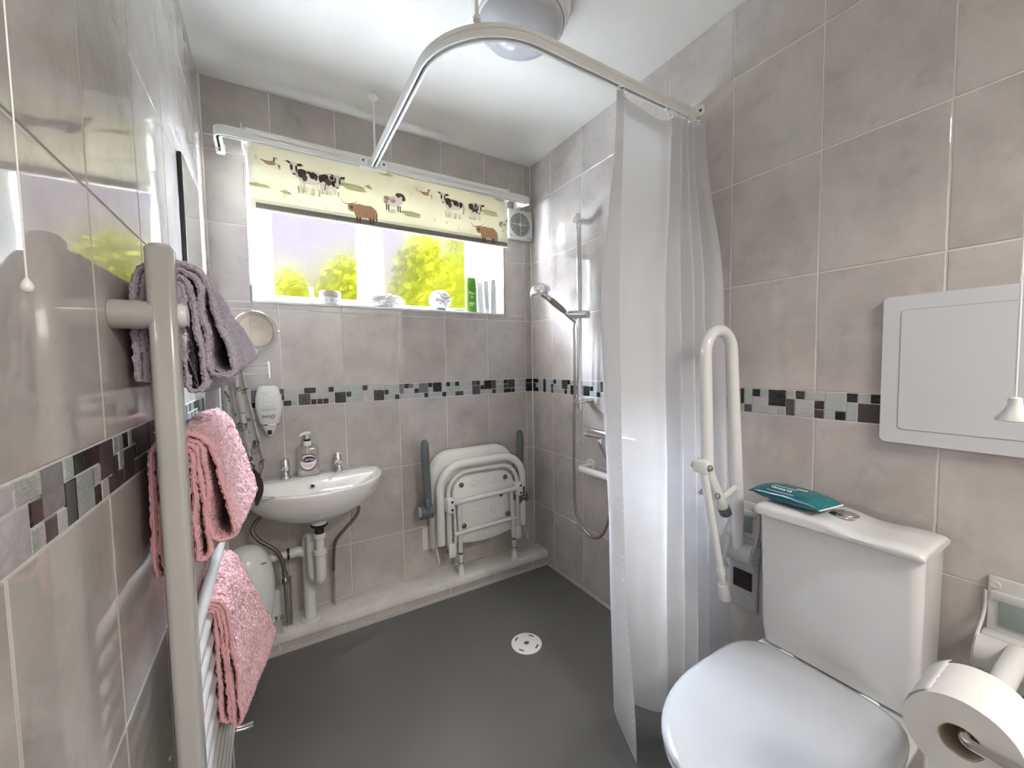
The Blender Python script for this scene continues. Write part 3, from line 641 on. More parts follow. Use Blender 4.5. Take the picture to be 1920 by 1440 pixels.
for k in range(96):
    z = 2.085 - k * .0063
    for dx in (0, .010):
        if z > 1.50 + dx: b.sphere((BX0 - .004 + dx * (.4 if z < 1.9 else 1.0) - .012 * (1 - (2.085 - z) / .6) * 0, -.066 - dx * .3, z), .0021, 6, 4)
b.build('bead_chain', 'white_plastic', t)

# printed pattern: thin ink shapes lying on the cloth
def onblind(u, v):
    d = ray(u, v); s_ = (BY - .0085 - CAM.y) / d.y; return CAM.x + d.x * s_, CAM.z + d.z * s_
INK = ['ink_pale', 'ink_wash', 'ink_green', 'ink_pink', 'ink_orange', 'ink_brown', 'ink_black']
def ink(name, shapes, cx, cz, s):
    b = MB()
    for k, (col, poly) in enumerate(shapes):
        b.m = INK.index(col); y = BY - .0092 - k * .00004
        pts = [(cx + p[0] * s, y, cz + p[1] * s) for p in poly if True]
        pts = [(min(max(p[0], BX0 + .009), BX1 - .009), p[1], max(p[2], 1.806)) for p in pts]
        if min(p[2] for p in pts) < 1.844: pts = [(p[0], p[1] - .0045, p[2]) for p in pts]
        b._add(pts, [tuple(range(len(pts)))])
    return b.build(name, INK, fab, smooth=False)
def stroke(pts, w0, w1=0.0):
    L_ = []; R_ = []
    for i, p in enumerate(pts):
        a = pts[max(i - 1, 0)]; c = pts[min(i + 1, len(pts) - 1)]; dx, dy = c[0] - a[0], c[1] - a[1]; l = math.hypot(dx, dy) or 1
        w_ = w0 + (w1 - w0) * i / (len(pts) - 1); L_.append((p[0] - dy / l * w_, p[1] + dx / l * w_)); R_.append((p[0] + dy / l * w_, p[1] - dx / l * w_))
    return L_ + R_[::-1]
def tuft(cx, cz, n, h, seed, col='ink_green'):
    rnd = random.Random(seed); out = []
    for i in range(n):
        x = cx + rnd.uniform(-1, 1) * n * .012; out.append((col, stroke([(x, cz), (x + rnd.uniform(-.03, .03), cz + h * rnd.uniform(.4, 1)), (x + rnd.uniform(-.08, .08), cz + h * rnd.uniform(.7, 1.2))], .006, .001)))
    return out
def blob(cx, cy, a, b_, seed, n=18):
    return [(cx + a * math.cos(2 * PI * k / n) * (1 + .28 * noise.noise(V((math.cos(2 * PI * k / n) * 1.7, math.sin(2 * PI * k / n) * 1.7, seed)))), cy + b_ * math.sin(2 * PI * k / n) * (1 + .28 * noise.noise(V((math.cos(2 * PI * k / n) * 1.7, math.sin(2 * PI * k / n) * 1.7, seed + 5))))) for k in range(n)]
def outline(poly, w=.008, col='ink_brown'): return [(col, stroke(poly[i:i + 5] if i + 5 <= len(poly) else poly[i:] + poly[:i + 5 - len(poly)], w * .5, w * .5)) for i in range(0, len(poly), 4)]
def cow_left():
    body = blob(.05, 0, .44, .22, 1); s_ = [('ink_pale', body)] + [('ink_pale', stroke([(x, -.1), (x, -.34), (x, -.52)], .05, .035)) for x in (-.26, -.14, .28, .40)]
    head = [(-.56, .34), (-.44, .40), (-.34, .34), (-.34, .16), (-.40, .0), (-.48, -.02), (-.53, .10)]
    s_ += outline(body) + [('ink_pale', [(-.44, .30), (-.20, .22), (-.20, -.10), (-.38, -.02)]), ('ink_pale', head)] + outline(head)
    s_ += [('ink_black', blob(-.20, .08, .14, .17, 2)), ('ink_brown', blob(-.12, -.06, .09, .12, 3)), ('ink_black', blob(.16, .06, .14, .12, 4)), ('ink_brown', blob(.24, .0, .06, .08, 14)), ('ink_black', blob(.40, .02, .08, .13, 5)), ('ink_black', blob(.02, .14, .07, .05, 6))]
    s_ += [('ink_black', [(-.72, .40), (-.60, .42), (-.53, .36), (-.57, .32)]), ('ink_black', [(-.36, .36), (-.24, .40), (-.14, .34), (-.30, .28)]), ('ink_black', blob(-.52, .22, .04, .10, 7)), ('ink_black', blob(-.37, .20, .035, .11, 8)), ('ink_brown', blob(-.45, .0, .05, .03, 9))]
    s_.append(('ink_brown', stroke([(.48, .14), (.56, -.1), (.52, -.36)], .010, .02)))
    return s_
def cow_right():
    body = blob(-.06, .04, .30, .25, 7); s_ = [('ink_pale', stroke([(x, -.1), (x, -.30), (x, -.46)], .05, .035)) for x in (-.24, -.12, .06, .16)] + [('ink_pale', body)] + outline(body)
    s_ += [('ink_black', blob(-.20, .10, .14, .15, 8)), ('ink_brown', blob(-.08, -.02, .10, .13, 9)), ('ink_black', blob(.04, .16, .08, .07, 10)), ('ink_black', blob(.10, -.04, .08, .12, 15))]
    head = [(.14, .26), (.30, .30), (.36, .16), (.30, -.12), (.22, -.20), (.14, -.10)]
    s_ += [('ink_pale', head)] + outline(head) + [('ink_black', [(.34, .26), (.52, .30), (.50, .20), (.36, .18)]), ('ink_black', [(.14, .26), (.02, .32), (.04, .22)]), ('ink_black', blob(.16, .10, .03, .12, 11)), ('ink_black', blob(.32, .08, .03, .12, 12)), ('ink_brown', blob(.23, -.17, .05, .03, 13))]
    return s_
def highland():
    rnd = random.Random(5); back = [(-.30, .22), (-.10, .27), (.15, .24), (.38, .26), (.52, .18), (.57, .02)]
    shag = [(.57 - .06 * k, -.24 - (.07 if k % 2 else 0.0)) for k in range(15)]
    body = back + shag + [(-.34, -.05)]
    s_ = [('ink_brown', stroke([(x, -.16), (x, -.36), (x + .01, -.52)], .05, .035)) for x in (-.20, -.08, .34, .46)]
    s_ += [('ink_orange', body[::-1]), ('ink_pink', blob(.12, .08, .28, .10, 14)), ('ink_orange', [(-.56, .10), (-.50, .24), (-.36, .28), (-.26, .20), (-.28, -.02), (-.38, -.10), (-.50, -.04)]), ('ink_pink', blob(-.47, .0, .06, .06, 17))]
    s_ += [('ink_brown', stroke([(-.48, .22), (-.64, .20), (-.76, .26), (-.82, .40)], .018, .004)), ('ink_brown', stroke([(-.34, .26), (-.22, .30), (-.16, .42)], .016, .004)), ('ink_brown', blob(-.40, .10, .05, .07, 18))]
    for k in range(26):
        x = rnd.uniform(-.28, .52); z = rnd.uniform(-.05, .22); s_.append(('ink_brown', stroke([(x, z), (x + rnd.uniform(-.02, .03), z - .08), (x + rnd.uniform(-.03, .05), z - rnd.uniform(.12, .2))], .007, .002)))
    s_.append(('ink_brown', stroke([(.56, .12), (.62, -.06), (.59, -.38)], .016, .03)))
    return s_
def ram():
    s_ = [('ink_pale', blob(-.08, 0, .44, .26, 15)), ('ink_pink', blob(-.30, .10, .14, .10, 16)), ('ink_pink', blob(-.34, -.08, .10, .08, 17)), ('ink_pink', blob(.0, .02, .12, .08, 18)), ('ink_pale', blob(.32, .12, .16, .20, 19))]
    s_ += [('ink_brown', blob(.34, .34, .22, .10, 20)), ('ink_brown', blob(.50, .22, .09, .13, 21)), ('ink_brown', blob(.24, .30, .06, .09, 22)), ('ink_pale', blob(.38, .22, .06, .08, 23))]
    for x in (-.32, -.22, .22, .32): s_.append(('ink_black', stroke([(x, -.18), (x, -.36), (x, -.46)], .03, .02)))
    return s_
def duck():
    return [('ink_pink', [(-.5, .12), (-.30, .0), (.1, -.16), (.36, -.12), (.46, .05), (.36, .16), (.0, .12)]), ('ink_pink', blob(.05, -.04, .30, .12, 24)), ('ink_brown', stroke([(-.5, .14), (-.1, .08), (.3, .16)], .02, .01)), ('ink_brown', [(.30, .14), (.42, .16), (.40, .36), (.62, .36), (.44, .46), (.32, .42)])]
def meadow(seed, wd=.5):
    return [('ink_wash', blob(0, 0, wd, .09, seed)), ('ink_wash', blob(.15, -.12, wd * .8, .06, seed + 1)), ('ink_green', stroke([(-wd, -.02), (0, .06), (wd, -.06)], .012, .006))]
for px, py, s_ in ((503, 305, .055), (796, 363, .052)):
    x, z = onblind(px, py); ink('duck_print', tuft(.7, -.35, 6, .4, 1) + tuft(-.8, .05, 6, .4, 2) + duck(), x, z, s_)
for px, py, s_ in ((578, 332, .118), (848, 383, .112)):
    x, z = onblind(px, py); ink('cow_print', tuft(.0, -.62, 30, .26, 3) + tuft(-.2, -.55, 12, .2, 5) + cow_left(), x, z, s_)
    x2, z2 = onblind(px + 42, py + 10); ink('cow_print', meadow(41)[:0] + [(c, [(p[0] + .75, p[1] + .02) for p in q]) for c, q in meadow(42)] + tuft(.0, -.5, 26, .2, 4) + cow_right(), x2, z2, s_ * .95)
for px, py in ((678, 396), (911, 436)):
    x, z = onblind(px, py); ink('highland_cattle_print', highland(), x, z, .105)
x, z = onblind(737, 378); ink('ram_print', [(c, [(p[0] + .8, p[1] - .4) for p in q]) for c, q in meadow(33)] + tuft(-.1, -.55, 16, .2, 8) + ram(), x, z, .098)
x, z = onblind(946, 422); ink('ram_print', ram()[:8] + tuft(-.1, -.5, 8, .2, 9), x, z, .075)
for k, (px, py, wd) in enumerate(((480, 345, 1.0), (720, 325, .8), (935, 374, .6), (535, 360, .4), (690, 350, .3))):
    x, z = onblind(px, py); ink('meadow_print', meadow(60 + k, wd) + tuft(0, .02, 10, .25, 70 + k), x, z, .05)
for k, (px, py) in enumerate(((535, 372), (562, 380), (610, 392), (815, 415), (838, 420), (770, 368), (860, 432))):
    x, z = onblind(px, py); ink('grass_print', tuft(0, 0, 8, .35, 80 + k), x, z, .045)

# ------------------------------------------------------------------ extractor fan
t = thing('extractor_fan', 'square white extractor fan with round slotted grille beside the blind', 'extractor fan', (-.09, 0, 1.875))
b = MB(); b.prism(rrect(-.171, 1.876, -.010, 2.036, .010), (0, -.0005, 0), (1, 0, 0), (0, 0, 1), .036, .005); b.build('housing', 'white_plastic_matt', t)
fc = V((-.0945, -.0365, 1.954))
MB().lathe([(.064, 0), (.062, .0006), (.001, .0006)], fc, (0, -1, 0), 40).build('grille_back', 'fan_dark', t)
for k in range(6):
    r = .058 - k * .0092
    if r > .004: MB().tube([fc + V((r * math.cos(2 * PI * i / 40), -.0022, r * math.sin(2 * PI * i / 40))) for i in range(40)], .0020, 6, closed=True).build('grille_ring', 'white_plastic_matt', t)
for a in range(2): d = V((math.cos(a * PI / 2), 0, math.sin(a * PI / 2))) * .063; MB().cyl(fc - d + V((0, -.003, 0)), fc + d + V((0, -.003, 0)), .0016, 6).build('grille_spoke', 'white_plastic_matt', t)
MB().lathe([(.009, 0), (.007, .004), (.001, .005)], fc + V((0, -.001, 0)), (0, -1, 0), 16).build('grille_boss', 'white_plastic_matt', t)
MB().lathe([(.003, 0), (.002, .001)], (-.152, -.0365, 1.892), (0, -1, 0), 10).build('pilot_light', 'fan_dark', t)
MB().prism([(-.048, 1.889), (-.036, 1.887), (-.042, 1.882)], (0, -.0368, 0), (1, 0, 0), (0, 0, 1), .0006).prism([(-.036, 1.886), (-.014, 1.884), (-.014, 1.882), (-.036, 1.883)], (0, -.0368, 0), (1, 0, 0), (0, 0, 1), .0006).build('maker_mark', 'print_dark', t, smooth=False)

# ------------------------------------------------------------------ curtain rail
RZ = 2.045; RY1 = -.150; RX = -.918; RYL = -1.052
t = thing('shower_curtain_rail', 'grey aluminium curtain rail bent round the shower, hung under the ceiling', 'curtain rail', (RX, -.6, RZ))
def rail(path, name):
    path = [V(p) for p in path]; n = len(path); h, wd = .034, .022
    def strip(sec, material, nm):
        rings = []
        for i in range(n):
            tn = (path[min(i + 1, n - 1)] - path[max(i - 1, 0)]).normalized(); sd = tn.cross(V((0, 0, 1))).normalized()
            rings.append([path[i] + sd * q[0] + V((0, 0, q[1])) for q in sec])
        return MB().loft(rings).build(nm, material, t, angle=50)
    strip([(-wd / 2, -h / 2), (-wd / 2 + .006, -h / 2), (-wd / 2 + .006, -h / 2 + .010), (wd / 2 - .006, -h / 2 + .010), (wd / 2 - .006, -h / 2), (wd / 2, -h / 2), (wd / 2, .0045), (wd / 2 - .0012, .0035), (wd / 2, .0025), (wd / 2, h / 2), (-wd / 2, h / 2)], 'rail_aluminium', name)
    strip([(-wd / 2 + .0062, -h / 2 + .0096), (wd / 2 - .0062, -h / 2 + .0096), (wd / 2 - .0062, -h / 2 + .0102), (-wd / 2 + .0062, -h / 2 + .0102)], 'rail_slot', 'rail_slot')
Lp = [V((RX, RY1 - .012, RZ)), V((RX, RYL + .245, RZ))]
for k in range(1, 16):
    a = k / 15 * PI / 2; Lp.append(V((RX + .245 - .245 * math.cos(a), RYL + .245 - .245 * math.sin(a), RZ)))
Lp += [V((-.30, RYL - .001, RZ)), V((-.022, RYL - .004, RZ))]
rail(Lp, 'curved_rail')
Wp = fillet([(-1.468, -.010, RZ - .003), (-1.468, RY1, RZ - .003), (-.105, RY1, RZ - .002), (-.105, -.010, RZ + .022)], .035, 6)
rail(Wp, 'window_rail')
for x, z in ((-1.468, RZ - .003), (-.105, RZ + .028)):
    MB().rbox((x - .017, -.026, z - .030), (x + .017, -.001, z + .014), .008).rbox((x - .014, -.040, z - .036), (x + .014, -.016, z - .014), .007).build('end_bracket', 'white_plastic', t)
    MB().cyl((x, -.0405, z - .024), (x, -.042, z - .024), .004, 10).build('screw_hole', 'black_rubber', t)
b = MB(); b.rbox((RX - .058, RY1 - .0145, RZ - .024), (RX + .058, RY1 + .014, RZ - .014), .003); b.rbox((RX - .060, RY1 - .0155, RZ - .020), (RX - .024, RY1 - .0105, RZ + .019), .006); b.rbox((RX + .024, RY1 - .0155, RZ - .020), (RX + .060, RY1 - .0105, RZ + .019), .006); b.build('tee_connector', 'white_plastic', t)
for dx in (-.043, .043): MB().cyl((RX + dx, RY1 - .0155, RZ + .002), (RX + dx, RY1 - .0165, RZ + .002), .0045, 12).build('screw_hole', 'black_rubber', t)
b = MB(); b.rbox((-.030, RYL - .016, RZ - .020), (-.004, RYL + .010, RZ + .020), .004); b.prism(rrect(RYL - .045, RZ - .014, RYL + .014, RZ + .022, .010), (-.0005, 0, 0), (0, 1, 0), (0, 0, 1), -.005); b.build('wall_socket', 'rail_aluminium', t)
MB().cyl((-.0055, RYL - .032, RZ + .004), (-.0068, RYL - .032, RZ + .004), .0045, 12).build('screw_hole', 'black_rubber', t)
for x, y in ((RX, -.193), (-.838, -1.012)):
    MB().cyl((x, y, RZ + .017), (x, y, 2.306), .0048, 12).lathe([(.008, 0), (.022, .012), (.024, .022), (.020, .026)], (x, y, 2.281)).lathe([(.010, 0), (.010, .008), (.006, .014)], (x, y, RZ + .016)).build('ceiling_rod', 'white_plastic', t)

# ------------------------------------------------------------------ ceiling light
LC = V((-.600, -.855, ZC))
t = thing('ceiling_light', 'round ceiling light with glossy opal dome, switched off', 'ceiling light', LC)
MB().lathe([(.158, 0.001), (.158, -.018), (.150, -.032), (.138, -.040), (.10, -.040)], LC, seg=56).build('base', 'white_plastic', t)
MB().lathe([(.139, -.036), (.1425, -.040), (.1425, -.052), (.138, -.056), (.134, -.052)], LC, seg=56, caps=False).build('rim', 'white_plastic', t)
MB().lathe([(.136, -.050), (.134, -.058), (.127, -.070), (.114, -.083), (.092, -.095), (.064, -.104), (.032, -.109), (.001, -.110)], LC, seg=56).build('diffuser', 'opal_diffuser', t)

# ------------------------------------------------------------------ wash basin with taps
BC = V((-1.192, -.12, 0)); BZ = .703
def bring(a, bf, bb, z, p=2.0, q=4.5, n=56, dy=0.0, dx=0.0):
    out = []
    for k in range(n):
        th = 2 * PI * k / n; c, s_ = math.cos(th), math.sin(th); e = p if s_ < 0 else q
        r = (abs(c) ** e + abs(s_) ** e) ** (-1 / e)
        out.append(V((BC.x + dx + a * c * r, BC.y + dy + (bf if s_ < 0 else bb) * s_ * r, z)))
    return out
t = thing('wash_basin', 'small white ceramic wash basin hung on the tiled wall', 'basin', (-1.192, 0, .55))
rings = [bring(.045, .045, .045, .553, dy=-.06), bring(.075, .075, .07, .556, dy=-.05), bring(.125, .115, .10, .564, dy=-.02, q=3), bring(.185, .165, .115, .583, dy=-.004, q=3.5), bring(.224, .200, .118, .610, q=4), bring(.251, .226, .118, .645), bring(.264, .239, .1185, .680), bring(.268, .243, .119, .697), bring(.267, .242, .119, .7015), bring(.263, .238, .117, BZ),
         bring(.248, .224, .012, BZ, q=6), bring(.243, .219, .007, .7005, q=6), bring(.236, .210, .002, .690, q=6), bring(.218, .185, -.008, .655, q=5), bring(.175, .138, -.016, .625, q=4, dy=-.006), bring(.10, .075, .012, .606, q=2.5, dy=-.05), bring(.026, .026, .026, .602, q=2, dy=-.075)]
MB().loft(rings).build('bowl', 'ceramic_lightened', t, angle=60)
MB().lathe([(.0085, 0), (.010, .001), (.0075, .0015), (.0070, -.004)], (-1.205, -.133, .676), (0, -1, .15), 20, caps=False).build('overflow_ring', 'chrome', t)
MB().lathe([(.0072, 0), (.001, .0002)], (-1.205, -.1315, .676), (0, -1, .15), 16).build('overflow_hole', 'black_rubber', t)
b = MB()
for k in range(46):
    q = k / 45; p = V((-1.128, -.122, BZ + .001)).lerp(V((-.955, -.026, BZ + .0035)), q); b.sphere(p, .0016, 6, 4)
b.tube([V((-1.135 + .006 * math.cos(2 * PI * i / 16), -.132, .697 + .006 * math.sin(2 * PI * i / 16))) for i in range(16)], .0014, 6, closed=True)
b.build('plug_chain', 'chrome', t)
def tap(x, label):
    t = thing('basin_tap', label, 'tap', (x, -.047, BZ))
    MB().lathe([(.021, 0), (.021, .004), (.017, .010), (.0155, .026), (.017, .034), (.016, .037)], (x, -.047, BZ), seg=24).build('tap_body', 'chrome', t)
    MB().tube(crom([(x, -.052, BZ + .024), (x, -.072, BZ + .029), (x, -.090, BZ + .026), (x, -.097, BZ + .013)], 5), [.0115] * 8 + [.011] * 7 + [.010], 14).build('spout', 'chrome', t)
    b = MB(); b.lathe([(.0165, .037), (.0185, .040), (.0175, .055), (.0150, .078), (.012, .083), (.001, .0845)], (x, -.047, BZ), seg=24); b.build('handle', 'chrome', t)
tap(-1.300, 'chrome basin tap beside the hanging hand towel'); tap(-1.094, 'chrome basin tap beside the plug chain')
# liquid soap bottle
c = V((-1.213, -.043, BZ)); t = thing('soap_bottle', 'clear pump bottle of hand soap with blue oval label on the basin', 'soap bottle', c)
def brc(k, z, wx=.046, wy=.024): return [V((c.x + q[0], c.y + q[1], c.z + z)) for q in rrect(-wx * k, -wy * k, wx * k, wy * k, wy * k * .75)]
MB().loft([brc(.90, 0), brc(.98, .003), brc(1, .010), brc(.96, .05), brc(.97, .09), brc(.98, .112), brc(.90, .122), brc(.5, .130, .046, .03), brc(.32, .133, .046, .045)]).build('bottle_shell', 'clear_plastic', t)
MB().loft([brc(.88, .002), brc(.95, .006), brc(.955, .028), brc(.95, .0285)]).build('liquid', 'soap_liquid', t)
MB().lathe([(.0165, .130), (.0165, .148), (.015, .150)], c, seg=24).build('collar', 'white_plastic', t)
MB().lathe([(.0135, .150), (.0135, .157), (.010, .158)], c, seg=20).build('collar_ring', 'black_rubber', t)
MB().lathe([(.006, .157), (.006, .178)], c, seg=12).tube([c + V((.012, 0, .182)), c + V((-.004, -.002, .184)), c + V((-.022, -.006, .180)), c + V((-.028, -.008, .172))], [.007, .008, .006, .004], 12).build('pump_head', 'white_plastic', t)
MB().tube([c + V((0, 0, .13)), c + V((.002, 0, .03))], .0025, 8).build('dip_tube', 'white_plastic', t)
lab = MB().prism(ell(0, .062, .030, .033, 28), (c.x, c.y - .0242, c.z), (1, 0, 0), (0, 0, 1), .0006).build('label', 'label_white', t, smooth=False)
MB().prism([(.029 * math.cos(a), .060 + .033 * math.sin(a)) for a in [PI * (1.08 + .84 * i / 16) for i in range(17)]] + [(.0315 * math.cos(a), .058 + .036 * math.sin(a)) for a in [PI * (1.92 - .84 * i / 16) for i in range(17)]], (c.x, c.y - .0249, c.z), (1, 0, 0), (0, 0, 1), .0004).build('label_arc', 'print_red', t, smooth=False)
MB().prism(ell(0, .073, .0275, .0130, 28), (c.x, c.y - .0249, c.z), (1, 0, 0), (0, 0, 1), .0004).build('label_oval', 'print_navy', t, smooth=False)
text('brand_text', 'Carex', .0185, c + V((0, -.0256, .0675)), (1, 0, 0), (0, 0, 1), 'print_white', t)
for k, wd in enumerate((.020, .014)): MB().box((c.x - wd, c.y - .0254, c.z + .048 - .007 * k), (c.x + wd, c.y - .0250, c.z + .0505 - .007 * k)).build('printed_line', 'print_grey', t, smooth=False)
MB().box((c.x - .022, c.y - .0250, c.z + .092), (c.x + .016, c.y - .0246, c.z + .0965)).build('printed_band', 'print_red', t, smooth=False)
MB().prism(ell(.021, .089, .008, .003, 14, -.3), (c.x, c.y - .0249, c.z), (1, 0, 0), (0, 0, 1), .0003).build('printed_leaf', 'print_green', t, smooth=False)
# waste, trap and pipes under the basin
t = thing('basin_waste', 'white plastic basin waste, trap and drain pipe running down to the ledge', 'pipework', (-1.205, -.16, .088))
wx, wy = -1.192, -.195
MB().lathe([(.030, .0), (.032, .010), (.027, .017)], (wx, wy, .535), seg=24).build('waste_flange', 'white_plastic', t)
MB().lathe([(.030, 0), (.033, .004), (.033, .010), (.028, .012)], (wx, wy, .523), seg=24).lathe([(.018, -.032), (.018, .0)], (wx, wy, .524), seg=20).build('rubber_seal', 'black_rubber', t)
def nut(z, r): return MB().lathe([(r, 0), (r + .003, .003), (r + .003, .018), (r, .021)], (wx, wy, z), seg=12)
nut(.474, .022).build('trap_nut', 'white_plastic', t); nut(.405, .023).build('trap_nut', 'white_plastic', t)
MB().cyl((wx, wy, .49), (wx, wy, .40), .0165).build('inlet_tube', 'white_plastic', t)
b = MB(); b.tube([(wx, wy, .41), (wx, wy, .335)] + crom([(wx, wy, .325), (wx - .003, wy + .006, .300), (wx - .014, wy + .03, .288), (wx - .026, wy + .05, .31), (wx - .028, wy + .055, .36), (wx - .028, wy + .058, .43), (wx - .028, wy + .07, .46), (wx - .038, wy + .095, .455)], 5), .0205, 16); b.build('trap_bend', 'white_plastic', t)
MB().tube(crom([(wx - .036, wy + .09, .455), (wx - .042, wy + .10, .43), (wx - .042, wy + .105, .38), (wx - .040, wy + .105, .30)], 5), .019, 16).build('outlet_bend', 'white_plastic', t)
b = MB(); b.cyl((wx - .040, wy + .105, .37), (wx - .040, wy + .105, .090), .0225, 20).lathe([(.040, 0), (.038, .006), (.024, .010)], (wx - .040, wy + .105, .0885), seg=24); b.build('drain_pipe', 'white_plastic', t)
MB().tube(fillet([(wx - .040, wy + .105, .37), (wx - .065, wy + .105, .395), (wx - .11, wy + .105, .392)], .03, 6), .021, 16).build('elbow', 'white_plastic', t)
MB().cyl((wx - .108, wy + .105, .392), (wx - .116, wy + .105, .392), .0235, 20).build('elbow_seal', 'black_rubber', t)
MB().cyl((wx - .114, wy + .105, .392), (-1.52, wy + .105, .388), .0165, 16).build('side_pipe', 'white_plastic', t)
t = thing('tap_hose', 'braided dark supply hose looping down past the oval bin', 'hose', (-1.325, -.09, .088))
MB().tube(crom([(-1.320, -.06, .62), (-1.39, -.09, .575), (-1.425, -.10, .53), (-1.405, -.112, .485), (-1.35, -.124, .435), (-1.328, -.126, .385), (-1.322, -.126, .33)], 8), .0075, 10).build('braided_hose', 'hose_dark', t)
MB().lathe([(.009, 0), (.012, .004), (.012, .022), (.009, .026), (.009, .036), (.011, .040), (.011, .052)], (-1.320, -.126, .285), seg=12).build('coupling', 'steel_brushed', t)
MB().cyl((-1.320, -.126, .29), (-1.317, -.112, .09), .0078, 12).cyl((-1.303, -.118, .31), (-1.303, -.112, .09), .0055, 10).build('copper_pipe', 'steel_brushed', t)
MB().lathe([(.030, 0), (.028, .006), (.012, .011)], (-1.314, -.110, .0885), seg=20).build('pipe_collar', 'white_plastic', t)
t = thing('tap_hose', 'braided dark supply hose curving down clear of the drain pipe', 'hose', (-1.14, -.05, .088))
MB().tube(crom([(-1.075, -.06, .60), (-1.045, -.07, .565), (-1.018, -.075, .53), (-1.030, -.075, .49), (-1.075, -.075, .445), (-1.118, -.07, .395), (-1.128, -.06, .33), (-1.130, -.045, .25)], 8), .0070, 10).build('braided_hose', 'hose_dark', t)
MB().cyl((-1.130, -.045, .26), (-1.130, -.040, .089), .0055, 10).build('supply_pipe', 'steel_brushed', t)
b = MB(); b.tube([(-.925, -.03, .645), (-.905, -.05, .640), (-.895, -.07, .644), (-.905, -.085, .650), (-.925, -.08, .652)], .003, 8); b.lathe([(.010, 0), (.008, .004)], (-.915, -.0005, .645), (0, -1, 0), 12); b.cyl((-.915, -.003, .645), (-.915, -.034, .643), .003, 8)
tag(b.build('towel_hook', 'chrome', base=(-.915, 0, .645)), 'small chrome wire hook on the tiles at the end of the basin', 'hook')
# oval bin and junction box
t = thing('waste_bin', 'tall egg-shaped white plastic bin hung in the corner behind the towel radiator', 'bin', (-1.443, -.245, .15))
def ovo(cx, cy, z0, z1, a, b_, n=26):
    R = []
    for i in range(n + 1):
        th = PI * i / n; zz = (z0 + z1) / 2 - math.cos(th) * (z1 - z0) / 2; k = max(math.sin(th), .02) ** .72 * (1 - .10 * math.cos(th) * 1.0)
        R.append([V((cx + a * k * math.cos(2 * PI * j / 36), cy + b_ * k * math.sin(2 * PI * j / 36), zz)) for j in range(36)])
    return R
MB().loft(ovo(-1.443, -.245, .150, .520, .088, .085)).build('bin_body', 'white_plastic', t, angle=180)
b = MB(); R = ovo(-1.443, -.245, .150, .520, .0886, .0856); b.tube([r[26] for r in R[1:-1]], .0007, 5); b.build('seam_line', 'print_grey', t)
MB().prism(ell(-1.385, .468, .011, .003, 16), (0, -.303, 0), (1, 0, 0), (0, 0, 1), .001).build('finger_slot', 'print_grey', t)
MB().rbox((-1.5275, -.285, .22), (-1.505, -.205, .42), .006).build('wall_mount', 'white_plastic', t)
t = thing('junction_box', 'small white junction box on the ledge behind the oval bin', 'junction box', (-1.352, -.035, .088))
MB().rbox((-1.392, -.052, .116), (-1.328, -.0005, .232), .006).build('box_cover', 'white_plastic', t); MB().cyl((-1.372, -.028, .118), (-1.372, -.028, .0885), .009, 12).cyl((-1.350, -.028, .118), (-1.350, -.028, .0885), .007, 12).build('cable_gland', 'white_plastic', t)

# ------------------------------------------------------------------ upside-down body wash dispenser
t = thing('body_wash_dispenser', 'upside-down white body wash bottle held on the tiles over the basin', 'dispenser', (-1.348, 0, .885))
def dv(z, hw, d): return [V((-1.348 + q[0], -.030 + q[1], z)) for q in rrect(-hw, -d, hw, d, min(hw, d) * .85, 6)]
MB().loft([dv(.938, .032, .018), dv(.942, .035, .020), dv(.975, .043, .025), dv(1.015, .0485, .028), dv(1.050, .047, .028), dv(1.080, .040, .026), dv(1.094, .034, .023), dv(1.099, .026, .016)]).build('bottle_body', 'white_plastic', t, angle=60)
MB().loft([dv(.934, .033, .019), dv(.935, .037, .022), dv(.940, .037, .022), dv(.941, .034, .020)]).build('holder_ring', 'chrome', t)
MB().loft([dv(.888, .007, .010), dv(.892, .012, .013), dv(.914, .022, .016), dv(.934, .030, .018)]).build('cap', 'white_plastic', t)
MB().rbox((-1.357, -.0472, .896), (-1.341, -.0400, .914), .001).build('nozzle_mark', 'print_navy', t)
MB().rbox((-1.36, -.014, .95), (-1.336, -.0005, 1.08), .004).build('wall_clip', 'white_plastic', t)
text('brand_text', 'Dove', .021, (-1.350, -.0592, .978), (-1, 0, 0), (0, 0, -1), 'print_dark', t, shear=.25); text('product_text', 'caringbath', .0125, (-1.349, -.0592, 1.004), (-1, 0, 0), (0, 0, -1), 'print_grey', t)
MB().box((-1.362, -.0590, 1.012), (-1.330, -.0587, 1.0135)).build('printed_line', 'print_grey', t, smooth=False)
b = MB()
for pts in (((-1.370, 1.072), (-1.334, 1.075)), ((-1.366, 1.070), (-1.338, 1.050), (-1.332, 1.038)), ((-1.364, 1.066), (-1.366, 1.036), (-1.371, 1.018)), ((-1.364, 1.034), (-1.336, 1.030))):
    b.tube([(x, -.0582, z) for x, z in pts], .0005, 5)
b.build('line_emblem', 'print_grey', t)

# ------------------------------------------------------------------ folded shower seat
t = thing('shower_chair', 'white padded shower chair folded up against the tiles, legs hanging down', 'shower chair', (-.42, -.1, .088))
def arch(x0, x1, z0, z1, r, n=10):
    out = [(x0, z0)]; 
    for k in range(n + 1): a = PI - PI / 2 * k / n; out.append((x0 + r + r * math.cos(a), z1 - r + r * math.sin(a)))
    for k in range(n + 1): a = PI / 2 - PI / 2 * k / n; out.append((x1 - r + r * math.cos(a), z1 - r + r * math.sin(a)))
    out.append((x1, z0)); return out
SL = lambda z: -.05 - (z - .25) * .10                      # seat leans: top slightly further out
def plate(poly, y, depth, bev, name, material, parent=t):
    b = MB(); b.prism(poly[::-1] if False else poly, (0, y, 0), (1, 0, 0), (0, 0, 1), depth, bev); return b.build(name, material, parent, angle=50)
